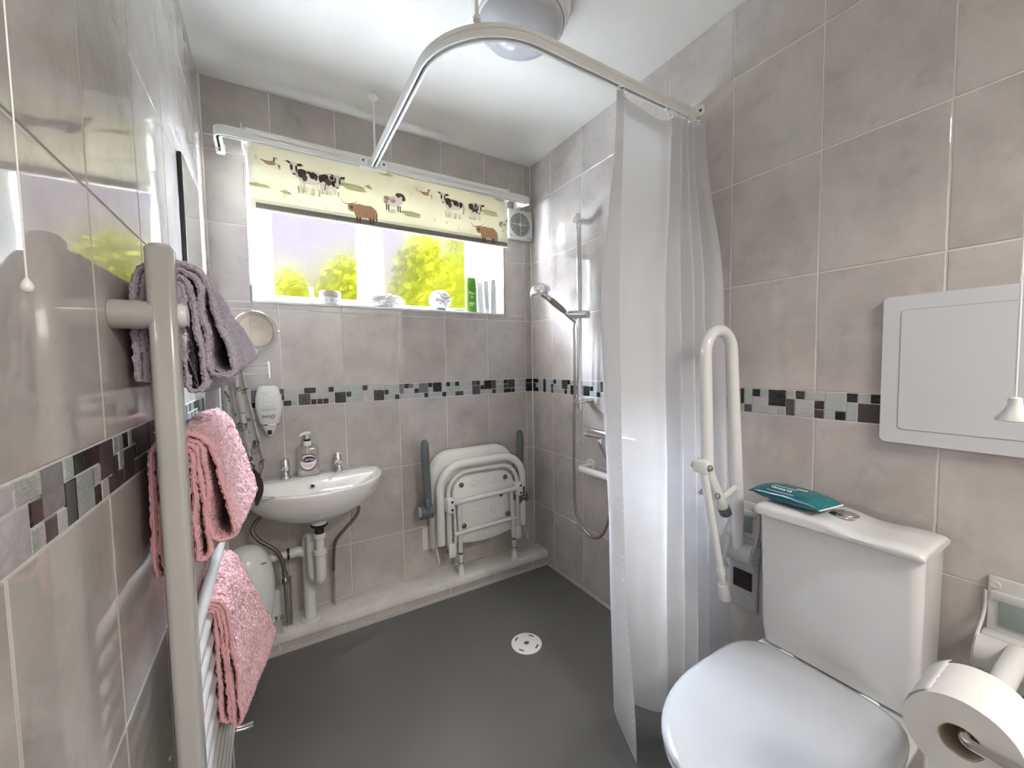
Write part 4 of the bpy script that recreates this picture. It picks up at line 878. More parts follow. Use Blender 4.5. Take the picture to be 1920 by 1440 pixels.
# seat_back: big rounded shell close to the wall
plate(arch(-.672, -.185, .235, .728, .115)[::-1], -.030, .045, .018, 'back_shell', 'seat_plastic')
# horseshoe cushion rim in front
def arch_tube(x0, x1, z0, z1, r, y0, y1, rad, name, material, seg=14):
    pts = []
    for p in arch(x0, x1, z0, z1, r, 12):
        pts.append((p[0], y0 + (y1 - y0) * (p[1] - z0) / (z1 - z0), p[1]))
    MB().tube(pts, rad, seg, flat=(0, -1, 0)).build(name, material, t, angle=60)
arch_tube(-.640, -.158, .270, .668, .125, -.112, -.118, (.018, .021), 'seat_rim', 'seat_plastic')
arch_tube(-.600, -.196, .262, .625, .105, -.118, -.122, .0115, 'seat_frame', 'white_enamel')
pan = plate(arch(-.578, -.216, .285, .602, .090)[::-1], -.095, .030, .008, 'seat_pan', 'seat_plastic')
b = MB(); lip = [(-.560, .300)] + [(-.560 + .33 * k / 12, .262 - .022 * math.sin(PI * k / 12)) for k in range(13)] + [(-.230, .300)]
b.prism(lip, (0, -.100, 0), (1, 0, 0), (0, 0, 1), .024, .006); b.build('seat_lip', 'seat_plastic', t, angle=50)
for x, z in ((-.455, .560), (-.345, .555), (-.445, .400), (-.345, .395)):
    MB().lathe([(.022, 0), (.020, .0015), (.013, .0012), (.008, -.004), (.001, -.006)], (x, -.1252, z), (0, -1, 0), 24, caps=False).build('dimple', 'seat_plastic', pan)
for x, z in ((-.530, .560), (-.272, .560), (-.520, .345), (-.262, .355), (-.300, .470)):
    MB().lathe([(.013, 0), (.013, .004), (.009, .008), (.001, .009)], (x, -.125, z), (0, -1, 0), 18).build('bolt', 'bolt_grey', pan)
MB().lathe([(.005, 0), (.001, .0004)], (-.395, -.1252, .472), (0, -1, 0), 12).build('drain_hole', 'black_rubber', pan)
MB().cyl((-.600, -.148, .482), (-.205, -.148, .494), .0125, 16).build('cross_bar', 'white_enamel', t)
MB().cyl((-.580, -.138, .318), (-.215, -.138, .330), .0105, 14).build('lower_bar', 'white_enamel', t)
for x, z in ((-.602, .478), (-.202, .492)):
    c_ = MB().rbox((x - .020, -.168, z - .040), (x + .020, -.112, z + .034), .010).build('clamp', 'white_plastic', t)
    for dz in (.018, -.022): MB().lathe([(.0065, 0), (.001, .0005)], (x + .004, -.1683, z + dz), (0, -1, 0), 12).build('screw', 'black_rubber', c_)
    MB().cyl((x + .003, -.128, z - .03), (x + .006, -.124, .262), .0105, 12).build('side_tube', 'white_enamel', t)
for x, z in ((-.590, .232), (-.200, .236)):
    h = MB().rbox((x - .019, -.140, z - .032), (x + .019, -.100, z + .038), .006).build('hinge_block', 'white_plastic', t)
    MB().lathe([(.010, 0), (.009, .003), (.001, .004)], (x - .0195, -.120, z), (-1, 0, 0), 14).build('hinge_bolt', 'bolt_grey', h)
def leg(x0, x1, z1, name='leg'):
    l = MB().cyl((x0, -.146, z1), (x1, -.122, .185), .0125, 14).build(name, 'white_enamel', t)
    top = V((x0, -.146, z1)); bot = V((x1, -.122, .185)); d = (bot - top).normalized(); e = bot + d * ((.185 - .127) / -d.z)
    MB().cyl(bot + d * -.005, e, .0105, 14).build('leg_extension', 'white_enamel', l)
    MB().lathe([(.0135, 0), (.0135, .010)], bot - d * .03, d, 14).lathe([(.0132, 0), (.0132, .003)], bot + d * .028, d, 14).build('collar', 'bolt_grey', l)
    MB().lathe([(.020, 0), (.0205, .006), (.016, .014), (.0135, .044), (.012, .046)], (e.x, e.y, .0885), seg=18).build('rubber_foot', 'white_plastic', l)
leg(-.553, -.541, .47); leg(-.248, -.222, .485)
for x in (-.575, -.225): MB().tube([(x, -.140, .425), (x + .004, -.136, .32), (x + .002, -.130, .215)], [(.007, .004)] * 3, 8).build('stay', 'white_enamel', t)
for x in (-.690, -.160):
    b = MB(); b.prism([(x - .012, .215), (x + .045, .215), (x + .045, .33), (x - .012, .33)][::1], (0, -.0005, 0), (1, 0, 0), (0, 0, 1), .006); b.prism([(0, .33), (-.055, .30), (-.125, .19), (-.12, .175), (-.045, .215), (0, .215)], (x + .030, 0, 0), (0, 1, 0), (0, 0, 1), .005); b.build('wall_bracket', 'white_enamel', t, smooth=False)
for x, zt, zb in ((-.708, .808, .462), (-.160, .800, .430)):
    s_ = -1 if x < -.4 else 1
    a = MB().tube([(x - s_ * .012, -.098, zb), (x - s_ * .006, -.102, zb + .10), (x, -.104, zt - .06), (x, -.102, zt - .012), (x, -.100, zt)], [(.019, .016), (.020, .017), (.021, .018), (.018, .016), (.008, .007)], 18).build('arm_rest', 'arm_grey', t, angle=70)
    MB().cyl((x - .030, -.096, zb - .010), (x + .030, -.096, zb - .010), .037, 28).rbox((x - .012, -.135, zb + .0), (x + .012, -.085, zb + .062), .008).build('arm_hub', 'arm_grey', a)
    MB().lathe([(.026, 0), (.025, .003), (.001, .004)], (x + s_ * .030, -.096, zb - .010), (s_, 0, 0), 24).build('hub_cap', 'white_plastic', a)

# ------------------------------------------------------------------ floor drain
c = V((-.4635, -.617, 0)); t = thing('floor_drain', 'round white plastic drain cover set in the grey floor', 'drain cover', c)
MB().lathe([(.064, 0), (.064, .002), (.0615, .0032), (.0605, .0026), (.059, .0034), (.001, .0036)], c, seg=48).build('cover', 'white_plastic', t)
for k in range(4):
    a0 = math.radians(18 + 90 * k); P_ = [(.051 * math.cos(a0 + i * .06), .051 * math.sin(a0 + i * .06)) for i in range(9)] + [(.0455 * math.cos(a0 + i * .06), .0455 * math.sin(a0 + i * .06)) for i in range(8, -1, -1)]
    MB().prism(P_, c + V((0, 0, .0034)), (1, 0, 0), (0, 1, 0), .0005).build('slot', 'black_rubber', t, smooth=False)
MB().lathe([(.011, .0034), (.011, .0042), (.001, .0046)], c, seg=20).build('screw', 'steel_brushed', t)
MB().box(c + V((-.009, -.0012, .0044)), c + V((.009, .0012, .0050))).build('screw_slot', 'black_rubber', t, smooth=False)

# ------------------------------------------------------------------ shower riser, head, hose, valve, grab rail
RXs, RYs = -.070, -.507
t = thing('shower_riser', 'chrome shower riser rail with hand shower on the tiled side wall', 'shower', (0, RYs, .95))
MB().cyl((RXs, RYs, .950), (RXs, RYs, 1.868), .0125, 18).build('riser_rail', 'chrome', t)
for z in (1.838, .988):
    MB().tube([(-.0005, RYs + .004, z), (-.05, RYs, z), (RXs - .018, RYs, z)], [(.013, .020), (.015, .020), (.017, .018)], 18).build('rail_bracket', 'chrome', t)
sz = 1.402
MB().cyl((RXs + .012, RYs - .050, sz - .006), (RXs - .024, RYs + .042, sz + .002), .0195, 22).build('slider', 'chrome', t)
hd = V((-.232, -.418, 1.512)); s0 = V((RXs - .022, RYs + .036, sz - .010)); dv_ = (hd - s0); n_ = dv_.normalized()
MB().tube([s0 - n_ * .03, s0 + n_ * .018, s0 + n_ * .04], [.013, .012, .0085], 16).build('handle_socket', 'chrome', t)
MB().tube([s0 + n_ * .035, s0 + n_ * .06, s0 + n_ * .115, s0 + n_ * .13], [.010, .0135, .0145, .012], 16).build('filter_beads', 'beads', t)
MB().tube([s0 + n_ * .04, s0 + n_ * .06, s0 + n_ * .118, s0 + n_ * .132], [.0115, .0148, .0158, .0135], 16).build('clear_handle', 'clear_plastic', t)
MB().tube(crom([s0 + n_ * .128, s0 + n_ * .150, s0 + n_ * .175, hd + V((.012, -.006, .010))], 4), [.0135] * 5 + [.015] * 4 + [.017] * 3 + [.018], 16).build('neck', 'chrome', t)
ax = V((.25, -.15, -1)).normalized()
MB().lathe([(.001, -.034), (.024, -.032), (.041, -.020), (.049, -.004), (.051, .008), (.049, .015), (.044, .017)], hd, ax, 32).build('shower_head', 'chrome', t)
MB().lathe([(.043, .0165), (.041, .0185), (.001, .0185)], hd, ax, 28).build('spray_plate', 'steel_brushed', t)
MB().tube(crom([s0 - n_ * .028, (RXs - .004, RYs + .036, sz - .06), (RXs, RYs + .037, 1.25), (RXs + .004, RYs + .040, 1.05), (RXs + .004, RYs + .046, .90), (RXs + .008, RYs + .054, .70), (RXs + .010, RYs + .055, .52), (RXs + .010, RYs + .040, .415), (-.060, -.520, .362), (-.060, -.580, .343), (-.052, -.635, .372), (-.042, -.668, .45), (-.036, -.684, .56), (-.036, -.682, .66), (-.048, -.662, .74), (-.070, -.642, .808)], 8), .0068, 10).build('shower_hose', 'hose_steel', t)
t = thing('shower_valve', 'chrome thermostatic bar valve partly hidden by the shower curtain', 'shower valve', (0, -.70, .82))
MB().lathe([(.020, 0), (.024, .003), (.0245, .028), (.0245, .030)], (RXs, -.556, .847), (0, -1, 0), 28).build('temperature_knob', 'chrome', t)
MB().lathe([(.0225, 0), (.0225, .25)], (RXs, -.587, .847), (0, -1, 0), 28).build('valve_body', 'chrome', t)
MB().lathe([(.0245, 0), (.0245, .028), (.020, .031)], (RXs, -.838, .847), (0, -1, 0), 28).build('flow_knob', 'chrome', t)
for y in (-.645, -.785): MB().cyl((-.0005, y, .847), (RXs, y, .847), .014, 16).lathe([(.030, .0005), (.030, .008), (.016, .014)], (0, y, .847), (-1, 0, 0), 24).build('wall_elbow', 'chrome', t)
MB().lathe([(.011, 0), (.013, .004), (.013, .014), (.010, .02)], (RXs, -.642, .825), (0, 0, -1), 14).build('hose_nut', 'chrome', t)
t = thing('grab_rail', 'horizontal white grab rail under the shower valve', 'grab rail', (0, -.72, .662))
MB().tube(fillet([(-.006, -.508, .662), (-.078, -.508, .662), (-.078, -.955, .664), (-.006, -.955, .664)], .03, 8), .0165, 18).build('rail_tube', 'white_enamel', t)
for y in (-.508, -.955): MB().lathe([(.036, .0005), (.036, .008), (.033, .012), (.018, .013)], (0, y, .663), (-1, 0, 0), 28).build('wall_flange', 'white_enamel', t)

# ------------------------------------------------------------------ shower curtain
def spl(tab, q):
    for i in range(len(tab) - 1):
        if tab[i][0] <= q <= tab[i + 1][0]:
            k = (q - tab[i][0]) / (tab[i + 1][0] - tab[i][0]); k = k * k * (3 - 2 * k); return [a + (b_ - a) * k for a, b_ in zip(tab[i][1], tab[i + 1][1])]
    return list(tab[-1][1])
# plan outlines (x, y) at three heights, same node count: free hem, outer fold, panel, gathers, wall side
top_ = [(-.366, -1.070), (-.380, -1.052), (-.345, -1.046), (-.260, -1.054), (-.170, -1.050), (-.128, -1.058), (-.112, -1.030), (-.098, -1.078), (-.084, -1.032), (-.068, -1.080), (-.054, -1.034), (-.040, -1.082), (-.028, -1.040), (-.014, -1.075), (-.008, -1.105)]
mid_ = [(-.438, -1.118), (-.465, -1.072), (-.425, -1.050), (-.350, -1.085), (-.290, -1.110), (-.245, -1.128), (-.215, -1.085), (-.185, -1.140), (-.155, -1.095), (-.130, -1.150), (-.105, -1.105), (-.080, -1.155), (-.055, -1.110), (-.035, -1.160), (-.016, -1.185)]
low_ = [(-.428, -1.125), (-.435, -1.072), (-.400, -1.052), (-.350, -1.098), (-.300, -1.135), (-.260, -1.150), (-.225, -1.105), (-.190, -1.162), (-.160, -1.115), (-.130, -1.172), (-.105, -1.125), (-.078, -1.178), (-.052, -1.130), (-.030, -1.180), (-.014, -1.205)]
bot_ = [(-.480, -1.222), (-.412, -1.070), (-.385, -1.060), (-.345, -1.125), (-.310, -1.165), (-.270, -1.165), (-.235, -1.115), (-.195, -1.172), (-.165, -1.122), (-.135, -1.180), (-.105, -1.132), (-.075, -1.186), (-.050, -1.140), (-.030, -1.186), (-.014, -1.212)]
LV = [(0.0, top_), (.34, mid_), (.70, low_), (1.0, bot_)]
t = thing('shower_curtain', 'white shower curtain bunched against the side wall, hem trailing to the floor', 'shower curtain', (-.2, -1.1, .02))
NU, NV = 14 * 9, 84
def cpt(iu, q):
    for k in range(3):
        if LV[k][0] <= q <= LV[k + 1][0]: break
    f = (q - LV[k][0]) / (LV[k + 1][0] - LV[k][0]); f = f * f * (3 - 2 * f) if k != 1 else f
    return V(LV[k][1][iu] + (0,)).lerp(V(LV[k + 1][1][iu] + (0,)), f)
grid = []
for j in range(NV + 1):
    q = j / NV; nodes = [cpt(i, q) for i in range(15)]; row = crom(nodes, 9)
    pts = []
    for i, p in enumerate(row):
        u = i / NU; zt = 2.012 - .030 * max(0, math.sin(PI * (u - .14) / .24)) * (1 if .14 < u < .38 else 0) - (.015 * abs(math.sin(u * 40)) if u > .4 else 0)
        zb = .022 if u < .06 else (.022 + .03 * min(1, (u - .06) * 8))
        w_ = noise.noise(V((u * 9, q * 5, 3))) * .010 * math.sin(PI * min(1, q * 2.5)) ** 2 if q < .2 else noise.noise(V((u * 9, q * 5, 3))) * .010
        pts.append(V((min(p.x + w_ * .5, -.006), p.y + w_, zt + (zb - zt) * q)))
    grid.append(pts)
b = MB(); nn = NU + 1
b.v = [p for r in grid for p in r]
for j in range(NV):
    for i in range(NU): b.f.append([j * nn + i, j * nn + i + 1, (j + 1) * nn + i + 1, (j + 1) * nn + i]); b.mi.append(0)
b.build('curtain_cloth', 'curtain_fabric', t, angle=180)
b = MB()
for j in range(NV - 1):
    if j > 2: b.sphere(grid[j][1].lerp(grid[j + 1][1], .5) + V((-.001, -.0012, 0)), .0016, 6, 4)
b.build('hem_stitches', 'print_white', t)
b = MB(); off = V((0, -.0022, 0)); hb = [grid[j][3:46] for j in range(0, 3)]
b.loft([[p + off for p in r] for r in hb], closed=False); b.build('top_band', 'curtain_fabric', t, angle=180)
for i in (1, 44, 56, 70, 84, 98, 112): 
    p = grid[1][i] + V((0, -.003, .0)); MB().lathe([(.0065, 0), (.0075, .0008), (.0060, .0014), (.0045, .0008)], p, (0, -1, 0), 16, caps=False).build('eyelet', 'chrome', t)
for i in (1, 40, 46, 54, 62, 70, 78, 86, 94, 102, 110, 118):
    p = grid[0][i]; xh = p.x; top_p = V((xh, RYL, RZ - .014))
    b = MB(); b.tube(crom([p + V((0, .001, -.008)), p + V((0, -.006, .004)), V((xh, RYL - .002, (p.z + RZ) / 2)), top_p], 4), .0016, 6); b.rbox(top_p + V((-.004, -.005, -.004)), top_p + V((.004, .005, .006)), .002); b.build('curtain_hook', 'white_plastic', t)

# ------------------------------------------------------------------ hinged support rails
def bracket(t, yc, zb):
    b = MB(); hw = .046
    b.rbox((-.010, yc - hw, zb), (-.0005, yc + hw, zb + .365), .004)
    for z0, z1 in ((zb + .03, zb + .05), (zb + .315, zb + .335)): b.rbox((-.014, yc - hw + .004, z0), (-.004, yc + hw - .004, z1), .003)
    o = b.build('wall_plate', 'bracket_white', t)
    MB().tube([(-.036, yc - .052, zb + .205), (-.036, yc + .052, zb + .205)], .036, 26).rbox((-.034, yc - .05, zb + .165), (-.001, yc + .05, zb + .245), .004).build('pivot_housing', 'bracket_white', t)
    MB().rbox((-.0135, yc - .028, zb + .262), (-.0100, yc + .028, zb + .322), .001).build('upper_recess', 'dish_grey', o); MB().rbox((-.0145, yc - .030, zb + .068), (-.0100, yc + .030, zb + .128), .001).build('lower_recess', 'terry_dark', o)
    for z in (zb + .018, zb + .348):
        for y in (yc - .036, yc + .036): MB().lathe([(.009, 0), (.008, .002), (.005, .0022), (.001, .001)], (-.0100, y, z), (-1, 0, 0), 16).build('screw', 'bracket_white', o)
    for s_ in (-1, 1): MB().tube(crom([(-.010, yc + s_ * .048, zb + .33), (-.012, yc + s_ * .049, zb + .28), (-.045, yc + s_ * .053, zb + .235), (-.068, yc + s_ * .053, zb + .20), (-.045, yc + s_ * .053, zb + .165), (-.012, yc + s_ * .049, zb + .12)], 4), .003, 8).build('side_cheek', 'bracket_white', t)
YH = -1.262
t = thing('folding_support_rail', 'white folding support rail swung upright between curtain and toilet', 'support rail', (0, YH, .36))
bracket(t, YH + .005, .345)
r_ = .0175
U = [V((-.052, YH, .560)), V((-.058, YH, .75)), V((-.100, YH, 1.196))]
c1 = V((-.168, YH, 1.198)); 
for k in range(1, 16): a = PI * k / 16; U.append(c1 + V((.0675 * math.cos(a), 0, .0675 * math.sin(a))))
U += [V((-.236, YH, 1.19)), V((-.222, YH, .90))]; tail = crom([(-.222, YH, .90), (-.216, YH, .845), (-.190, YH, .795), (-.150, YH, .735), (-.128, YH, .702)], 6)
MB().tube(U + tail[1:], r_, 20).build('rail_loop', 'white_enamel', t, angle=70)
MB().cyl((-.140, YH, .720), (-.122, YH, .693), .0182, 18).build('end_cap', 'arm_grey', t)
MB().cyl((-.155, YH, .742), (-.062, YH, .770), .010, 14).build('link_tube', 'white_enamel', t)
MB().rbox((-.262, YH - .024, .842), (-.222, YH + .024, .882), .008).build('leg_pivot', 'white_plastic', t)
for s_ in (-1, 1):
    for p in ((-.250, .862), (-.212, .772)): MB().lathe([(.010, 0), (.010, .004), (.006, .009), (.001, .010)], (p[0], YH + s_ * .0245, p[1]), (0, s_, 0), 16).build('bolt', 'steel_brushed', t)
la, lb = V((-.252, YH - .006, .862)), V((-.142, YH - .006, .470))
l = MB().tube([la, la.lerp(lb, .97)], .0115, 14).build('support_leg', 'white_enamel', t); dl = (lb - la).normalized()
MB().tube([la + V((.01, .012, 0)), la.lerp(lb, .25) + V((.012, .014, 0))], (.006, .010), 10).build('stay', 'white_enamel', t)
MB().lathe([(.014, 0), (.014, .022)], la + dl * .345, dl, 16).build('collar', 'white_plastic', l); MB().cyl(la + dl * .36, la + dl * .43, .0095, 14).build('leg_extension', 'white_enamel', l)
MB().lathe([(.0165, 0), (.0175, .022), (.0205, .045), (.019, .050)], la + dl * .405, dl, 18).build('rubber_foot', 'white_plastic', l)
MB().cyl((-.070, YH + .022, .60), (-.115, YH + .022, .455), .005, 8).build('gas_strut', 'white_plastic_matt', t)
YH2 = -1.832
t = thing('folding_support_rail', 'white folding support rail lowered flat beside the toilet, carrying the paper roll', 'support rail', (0, YH2, .34))
bracket(t, YH2 + .004, .335)
lo_ = [V((-.045, YH2, .566)), V((-.30, YH2, .572)), V((-.62, YH2, .572))]; c1 = V((-.64, YH2, .505))
lo_ += [c1 + V((-.067 * math.sin(PI * k / 14), 0, .067 * math.cos(PI * k / 14))) for k in range(0, 15)] + [V((-.42, YH2, .438)), V((-.36, YH2, .45)), V((-.32, YH2, .49))]
MB().tube(lo_, r_, 20).build('rail_loop', 'white_enamel', t, angle=70)
MB().rbox((-.532, YH2 - .022, .586), (-.492, YH2 - .10, .594), .003).rbox((-.535, YH2 - .024, .545), (-.489, YH2 + .024, .598), .008).build('holder_clamp', 'white_plastic', t)
t = thing('toilet_roll_holder', 'bent steel rod holding the paper roll on the support rail', 'roll holder', (-.55, -1.89, .594))
rc = V((-.555, -1.8535, .690))
MB().tube(fillet([(-.512, -1.925, .594), (-.512, -1.960, .60), (-.512, -1.962, .704), (-.615, -1.955, .706), (-.615, rc.y - .004, .7020), (-.48, rc.y, .7020)], .012, 6), .0060, 14).build('steel_rod', 'steel_brushed', t)
t = thing('toilet_roll', 'white toilet paper roll hanging on a steel rod next to the toilet', 'toilet roll', (rc.x, rc.y, rc.z - .055))
b = MB(); n = 48
def rollring(x, r): return [V((x, rc.y + (r + .0012 * noise.noise(V((math.cos(a) * 2, math.sin(a) * 2, x * 60)))) * math.cos(a), rc.z + (r + .0012 * noise.noise(V((math.cos(a) * 2, math.sin(a) * 2, x * 60)))) * math.sin(a))) for a in [2 * PI * k / n for k in range(n)]]
b.loft([rollring(-.602, .0205), rollring(-.602, .054), rollring(-.600, .055), rollring(-.575, .0552), rollring(-.55, .0550), rollring(-.525, .0552), rollring(-.508, .055), rollring(-.506, .054), rollring(-.506, .0205), rollring(-.602, .0205)], True, False, False); b.build('paper', 'paper', t)
b = MB(); b.loft([rollring(-.601, .0205), rollring(-.507, .0205), rollring(-.507, .0190), rollring(-.601, .0190), rollring(-.601, .0205)], True, False, False); b.build('card_core', 'card_tube', t)
b = MB(); vs = []
for k in range(7):
    a = math.radians(18 + k * 7); r = .0555 + .0004 * k
    for i in range(13): x = -.602 + .096 * i / 12; jag = (.004 * math.sin(i * 2.7) if k == 6 else 0); aa = a + jag * 6; vs.append(V((x, rc.y + r * math.cos(aa), rc.z + r * math.sin(aa))))
b._add(vs, [(k * 13 + i, k * 13 + i + 1, (k + 1) * 13 + i + 1, (k + 1) * 13 + i) for k in range(6) for i in range(12)]); b.build('loose_sheet', 'paper', t, solid=.0004)

# ------------------------------------------------------------------ toilet
TY = -1.562
t = thing('toilet', 'white close-coupled toilet with closed D-shaped lid', 'toilet', (-.4, TY, 0))
def dring(x0, x1, hw, z, p=2.3, q=5.0, n=60, xm=None):
    """D outline: back at x0 (towards wall), front at x1, half width hw"""
    xm = (x0 * .45 + x1 * .55) if xm is None else xm; out = []
    for k in range(n):
        th = 2 * PI * k / n; c_, s_ = math.cos(th), math.sin(th); e = q if c_ > 0 else p
        r = (abs(c_) ** e + abs(s_) ** e) ** (-1 / e); ln = (x0 - xm) if c_ > 0 else (xm - x1)
        out.append(V((xm + ln * c_ * r, TY + hw * s_ * r, z)))
    return out
MB().loft([dring(-.10, -.50, .095, 0, xm=-.3), dring(-.10, -.505, .100, .02, xm=-.3), dring(-.09, -.49, .092, .10, xm=-.3), dring(-.06, -.53, .105, .20, xm=-.3), dring(-.02, -.62, .140, .29, xm=-.38), dring(-.012, -.680, .166, .350, xm=-.42), dring(-.010, -.690, .172, .370, xm=-.42), dring(-.012, -.688, .171, .377, xm=-.42), dring(-.02, -.66, .15, .379, xm=-.42)]).build('pan', 'ceramic', t, angle=60)
MB().loft([dring(-.235, -.700, .174, .3795, xm=-.43), dring(-.233, -.704, .177, .384, xm=-.43), dring(-.233, -.704, .177, .392, xm=-.43), dring(-.236, -.700, .174, .396, xm=-.43)]).build('seat', 'plastic_darkened', t, angle=60)
MB().loft([dring(-.222, -.704, .176, .3965, xm=-.43), dring(-.220, -.708, .179, .401, xm=-.43), dring(-.220, -.708, .179, .412, xm=-.43), dring(-.223, -.704, .176, .4185, xm=-.43), dring(-.235, -.690, .165, .4225, xm=-.43), dring(-.30, -.60, .10, .425, xm=-.43)]).build('lid', 'plastic_darkened', t, angle=70)
for s_ in (-1, 1): MB().rbox((-.226, TY + s_ * .085 - .020, .378), (-.196, TY + s_ * .085 + .020, .408), .008).build('hinge', 'white_plastic', t)
cy0, cy1 = TY - .160, TY + .168
def crect(x0, z, e=0.0, xb=-.028): return [V((q[0], q[1], z)) for q in rrect(x0 + e, cy0 + e, xb, cy1 - e, .022, 6)]
MB().loft([crect(-.172, .384, .012), crect(-.176, .388, .006), crect(-.182, .44, .003), crect(-.190, .750)]).build('cistern', 'ceramic', t, angle=50)
def dense(poly, step=.02):
    out = []
    for i in range(len(poly)):
        a, b_ = poly[i], poly[(i + 1) % len(poly)]; n_ = max(1, int(math.hypot(b_[0] - a[0], b_[1] - a[1]) / step))
        out += [(a[0] + (b_[0] - a[0]) * k / n_, a[1] + (b_[1] - a[1]) * k / n_) for k in range(n_)]
    return out
def lidring(x0, z, e): 
    return [V((q[0], q[1], z - (.024 * (lambda k: k * k * (3 - 2 * k))(max(0, min(1, ((TY + .02) - q[1]) / .17))) if z > .76 else 0))) for q in [p_ for p_ in dense(rrect(x0 + e, cy0 - .004 + e, -.004, cy1 + .008 - e, .020, 6))]]
def lsec(y, e, hs):
    u_ = (cy1 - y) / (cy1 - cy0); sm = lambda a, b_: (lambda k: k * k * (3 - 2 * k))(max(0, min(1, (u_ - a) / (b_ - a)))); top = .783 - .013 * sm(.42, .68) + .004 * sm(.70, .88); top = .7515 + (top - .7515) * hs
    return [V((q[0], y, q[1])) for q in ((-.198 + e, .7515), (-.2025 + e, .755), (-.203 + e, .7515 + (top - .7515) * .62), (-.200 + e, top - .005), (-.190 + e, top - .001), (-.17, top), (-.10, top), (-.040, top - .001), (-.026, top - .005), (-.022, .76), (-.022, .7515))]
yl = [(cy0 - .005, .012, .55), (cy0 - .0045, .006, .68), (cy0 - .002, .002, .82), (cy0 + .005, 0, .92), (cy0 + .016, 0, .985), (cy0 + .03, 0, 1)] + [(cy0 + .03 + (cy1 - .012 - cy0 - .03) * k / 20, 0, 1) for k in range(1, 21)] + [(cy1 - .002, 0, .96), (cy1 + .004, .002, .82), (cy1 + .0075, .006, .5), (cy1 + .008, .012, .25)]
b = MB(); b.loft([lsec(*q) for q in yl])
b.build('cistern_lid', 'ceramic', t, angle=50)
MB().lathe([(.030, 0), (.031, .002), (.028, .0035), (.026, .002), (.001, .002)], (-.108, TY + .004, .7815), seg=28).build('button_ring', 'chrome', t)
MB().prism([(.024 * math.cos(a), .024 * math.sin(a)) for a in [PI * (.04 + .92 * i / 14) for i in range(15)]], (-.108, TY + .006, .7838), (1, 0, 0), (0, 1, 0), .003, .001).build('flush_button', 'steel_brushed', t)
MB().prism([(.024 * math.cos(a), .024 * math.sin(a)) for a in [PI * (1.04 + .92 * i / 14) for i in range(15)]], (-.108, TY + .002, .7838), (1, 0, 0), (0, 1, 0), .003, .001).build('flush_button', 'chrome', t)
# wet wipes
wc = V((-.130, -1.452, .783)); t = thing('wet_wipes_pack', 'teal soft pack of wet wipes lying on the cistern lid', 'wipes pack', wc)
wdir = V((-.12, -.995, 0)).normalized(); wn = V((wdir.y, -wdir.x, 0))       # length and width directions
R = []
for i in range(33):
    q = -1 + 2 * i / 32; l = .092 * q; prof = max(0, 1 - abs(q) ** 3.2); h = .004 + .040 * prof ** .8; wd = .052 - .004 * prof; ring = []
    zc = .5 * .044 if abs(q) > .0 else .02
    for k in range(24):
        a = 2 * PI * k / 24; cx_, cz_ = math.cos(a), math.sin(a); ex = .75
        xx = math.copysign(abs(cx_) ** ex, cx_) * wd; zz = math.copysign(abs(cz_) ** (1.0 if abs(q) > .8 else .9), cz_) * h * .5
        bumpy = .0018 * noise.noise(V((l * 60, xx * 60, 2))) * prof
        lift = .022 if prof > .35 else .022 - (.35 - prof) * .012
        ring.append(wc + wdir * l + wn * xx + V((0, 0, max(lift + zz + bumpy, .0008))))
    R.append(ring)
MB().loft(R).build('pack_body', 'wipes_teal', t, angle=70)
pe = wc + wdir * .0925; MB().tube([pe - wn * .050 + V((0, 0, .018)), pe + V((.001, -.001, .0185)), pe + wn * .050 + V((0, 0, .019))], .0016, 8).build('crimped_edge', 'print_white', t)
upv = (-wn * -1).normalized()
side = V((-.92, .1, 0)); tv = -wdir * -1
text('product_text', 'Coconut Oil', .0100, wc - wn * .0 + V((-.0375, .012, .0412)) , wdir, V((.80, -.096, .58)).normalized(), 'print_white', t, depth=.0006)
MB().tube([wc + V((-.0425, .045, .0365)), wc + V((-.0475, -.022, .0365))], .0006, 6).build('printed_line', 'print_white', t)
text('small_text', 'natural', .009, wc + V((-.012, -.026, .0450)), wdir, V((.99, -.12, .1)).normalized(), 'print_white', t, depth=.0006)
MB().tube([wc + V((.004 + .026 * math.cos(a), .010 + .042 * math.sin(a), .0452 - .012 * abs(math.sin(a)) ** 4)) for a in [PI * (.62 + .95 * i / 20) for i in range(21)]], .0006, 6).build('emblem_arc', 'print_white', t)

# ------------------------------------------------------------------ access panel, pull cords
t = thing('access_panel', 'large white plastic access panel fixed on the tiles above the toilet', 'access panel', (0, -1.78, .968))
b = MB(); b.prism(rrect(-1.990, .966, -1.594, 1.324, .012), (-.0005, 0, 0), (0, 1, 0), (0, 0, 1), -.014); b.build('panel_frame', 'panel_white', t)
b = MB(); b.prism(rrect(-1.9575, .9995, -1.6265, 1.2905, .010), (-.0143, 0, 0), (0, 1, 0), (0, 0, 1), -.0004); b.build('door_seam', 'print_grey', t)
b = MB(); b.prism(rrect(-1.956, 1.001, -1.628, 1.289, .009), (-.0140, 0, 0), (0, 1, 0), (0, 0, 1), -.0016); b.build('panel_door', 'panel_white', t)
def cord(label, x, y, zk, style):
    t = thing('pull_cord', label, 'pull cord', (x, y, zk))
    MB().cyl((x, y, zk + .010), (x, y, 2.29), .0007 if style else .0013, 8).build('cord', 'white_plastic', t)
    if style: MB().lathe([(.001, 0), (.0026, .0006), (.0040, .003), (.0041, .006), (.003, .009), (.0012, .012), (.001, .0125)], (x, y, zk), seg=20).build('knob', 'lid_brown' if False else 'white_plastic', t)
    else: MB().lathe([(.015, 0), (.0165, .001), (.0155, .004), (.0095, .012), (.0065, .020), (.006, .028), (.004, .030)], (x, y, zk), seg=24).build('knob', 'white_plastic', t)
    MB().lathe([(.028, 0), (.028, -.012), (.020, -.020), (.001, -.021)], (x, y, ZC - .001), seg=24).build('ceiling_switch', 'white_plastic', t)
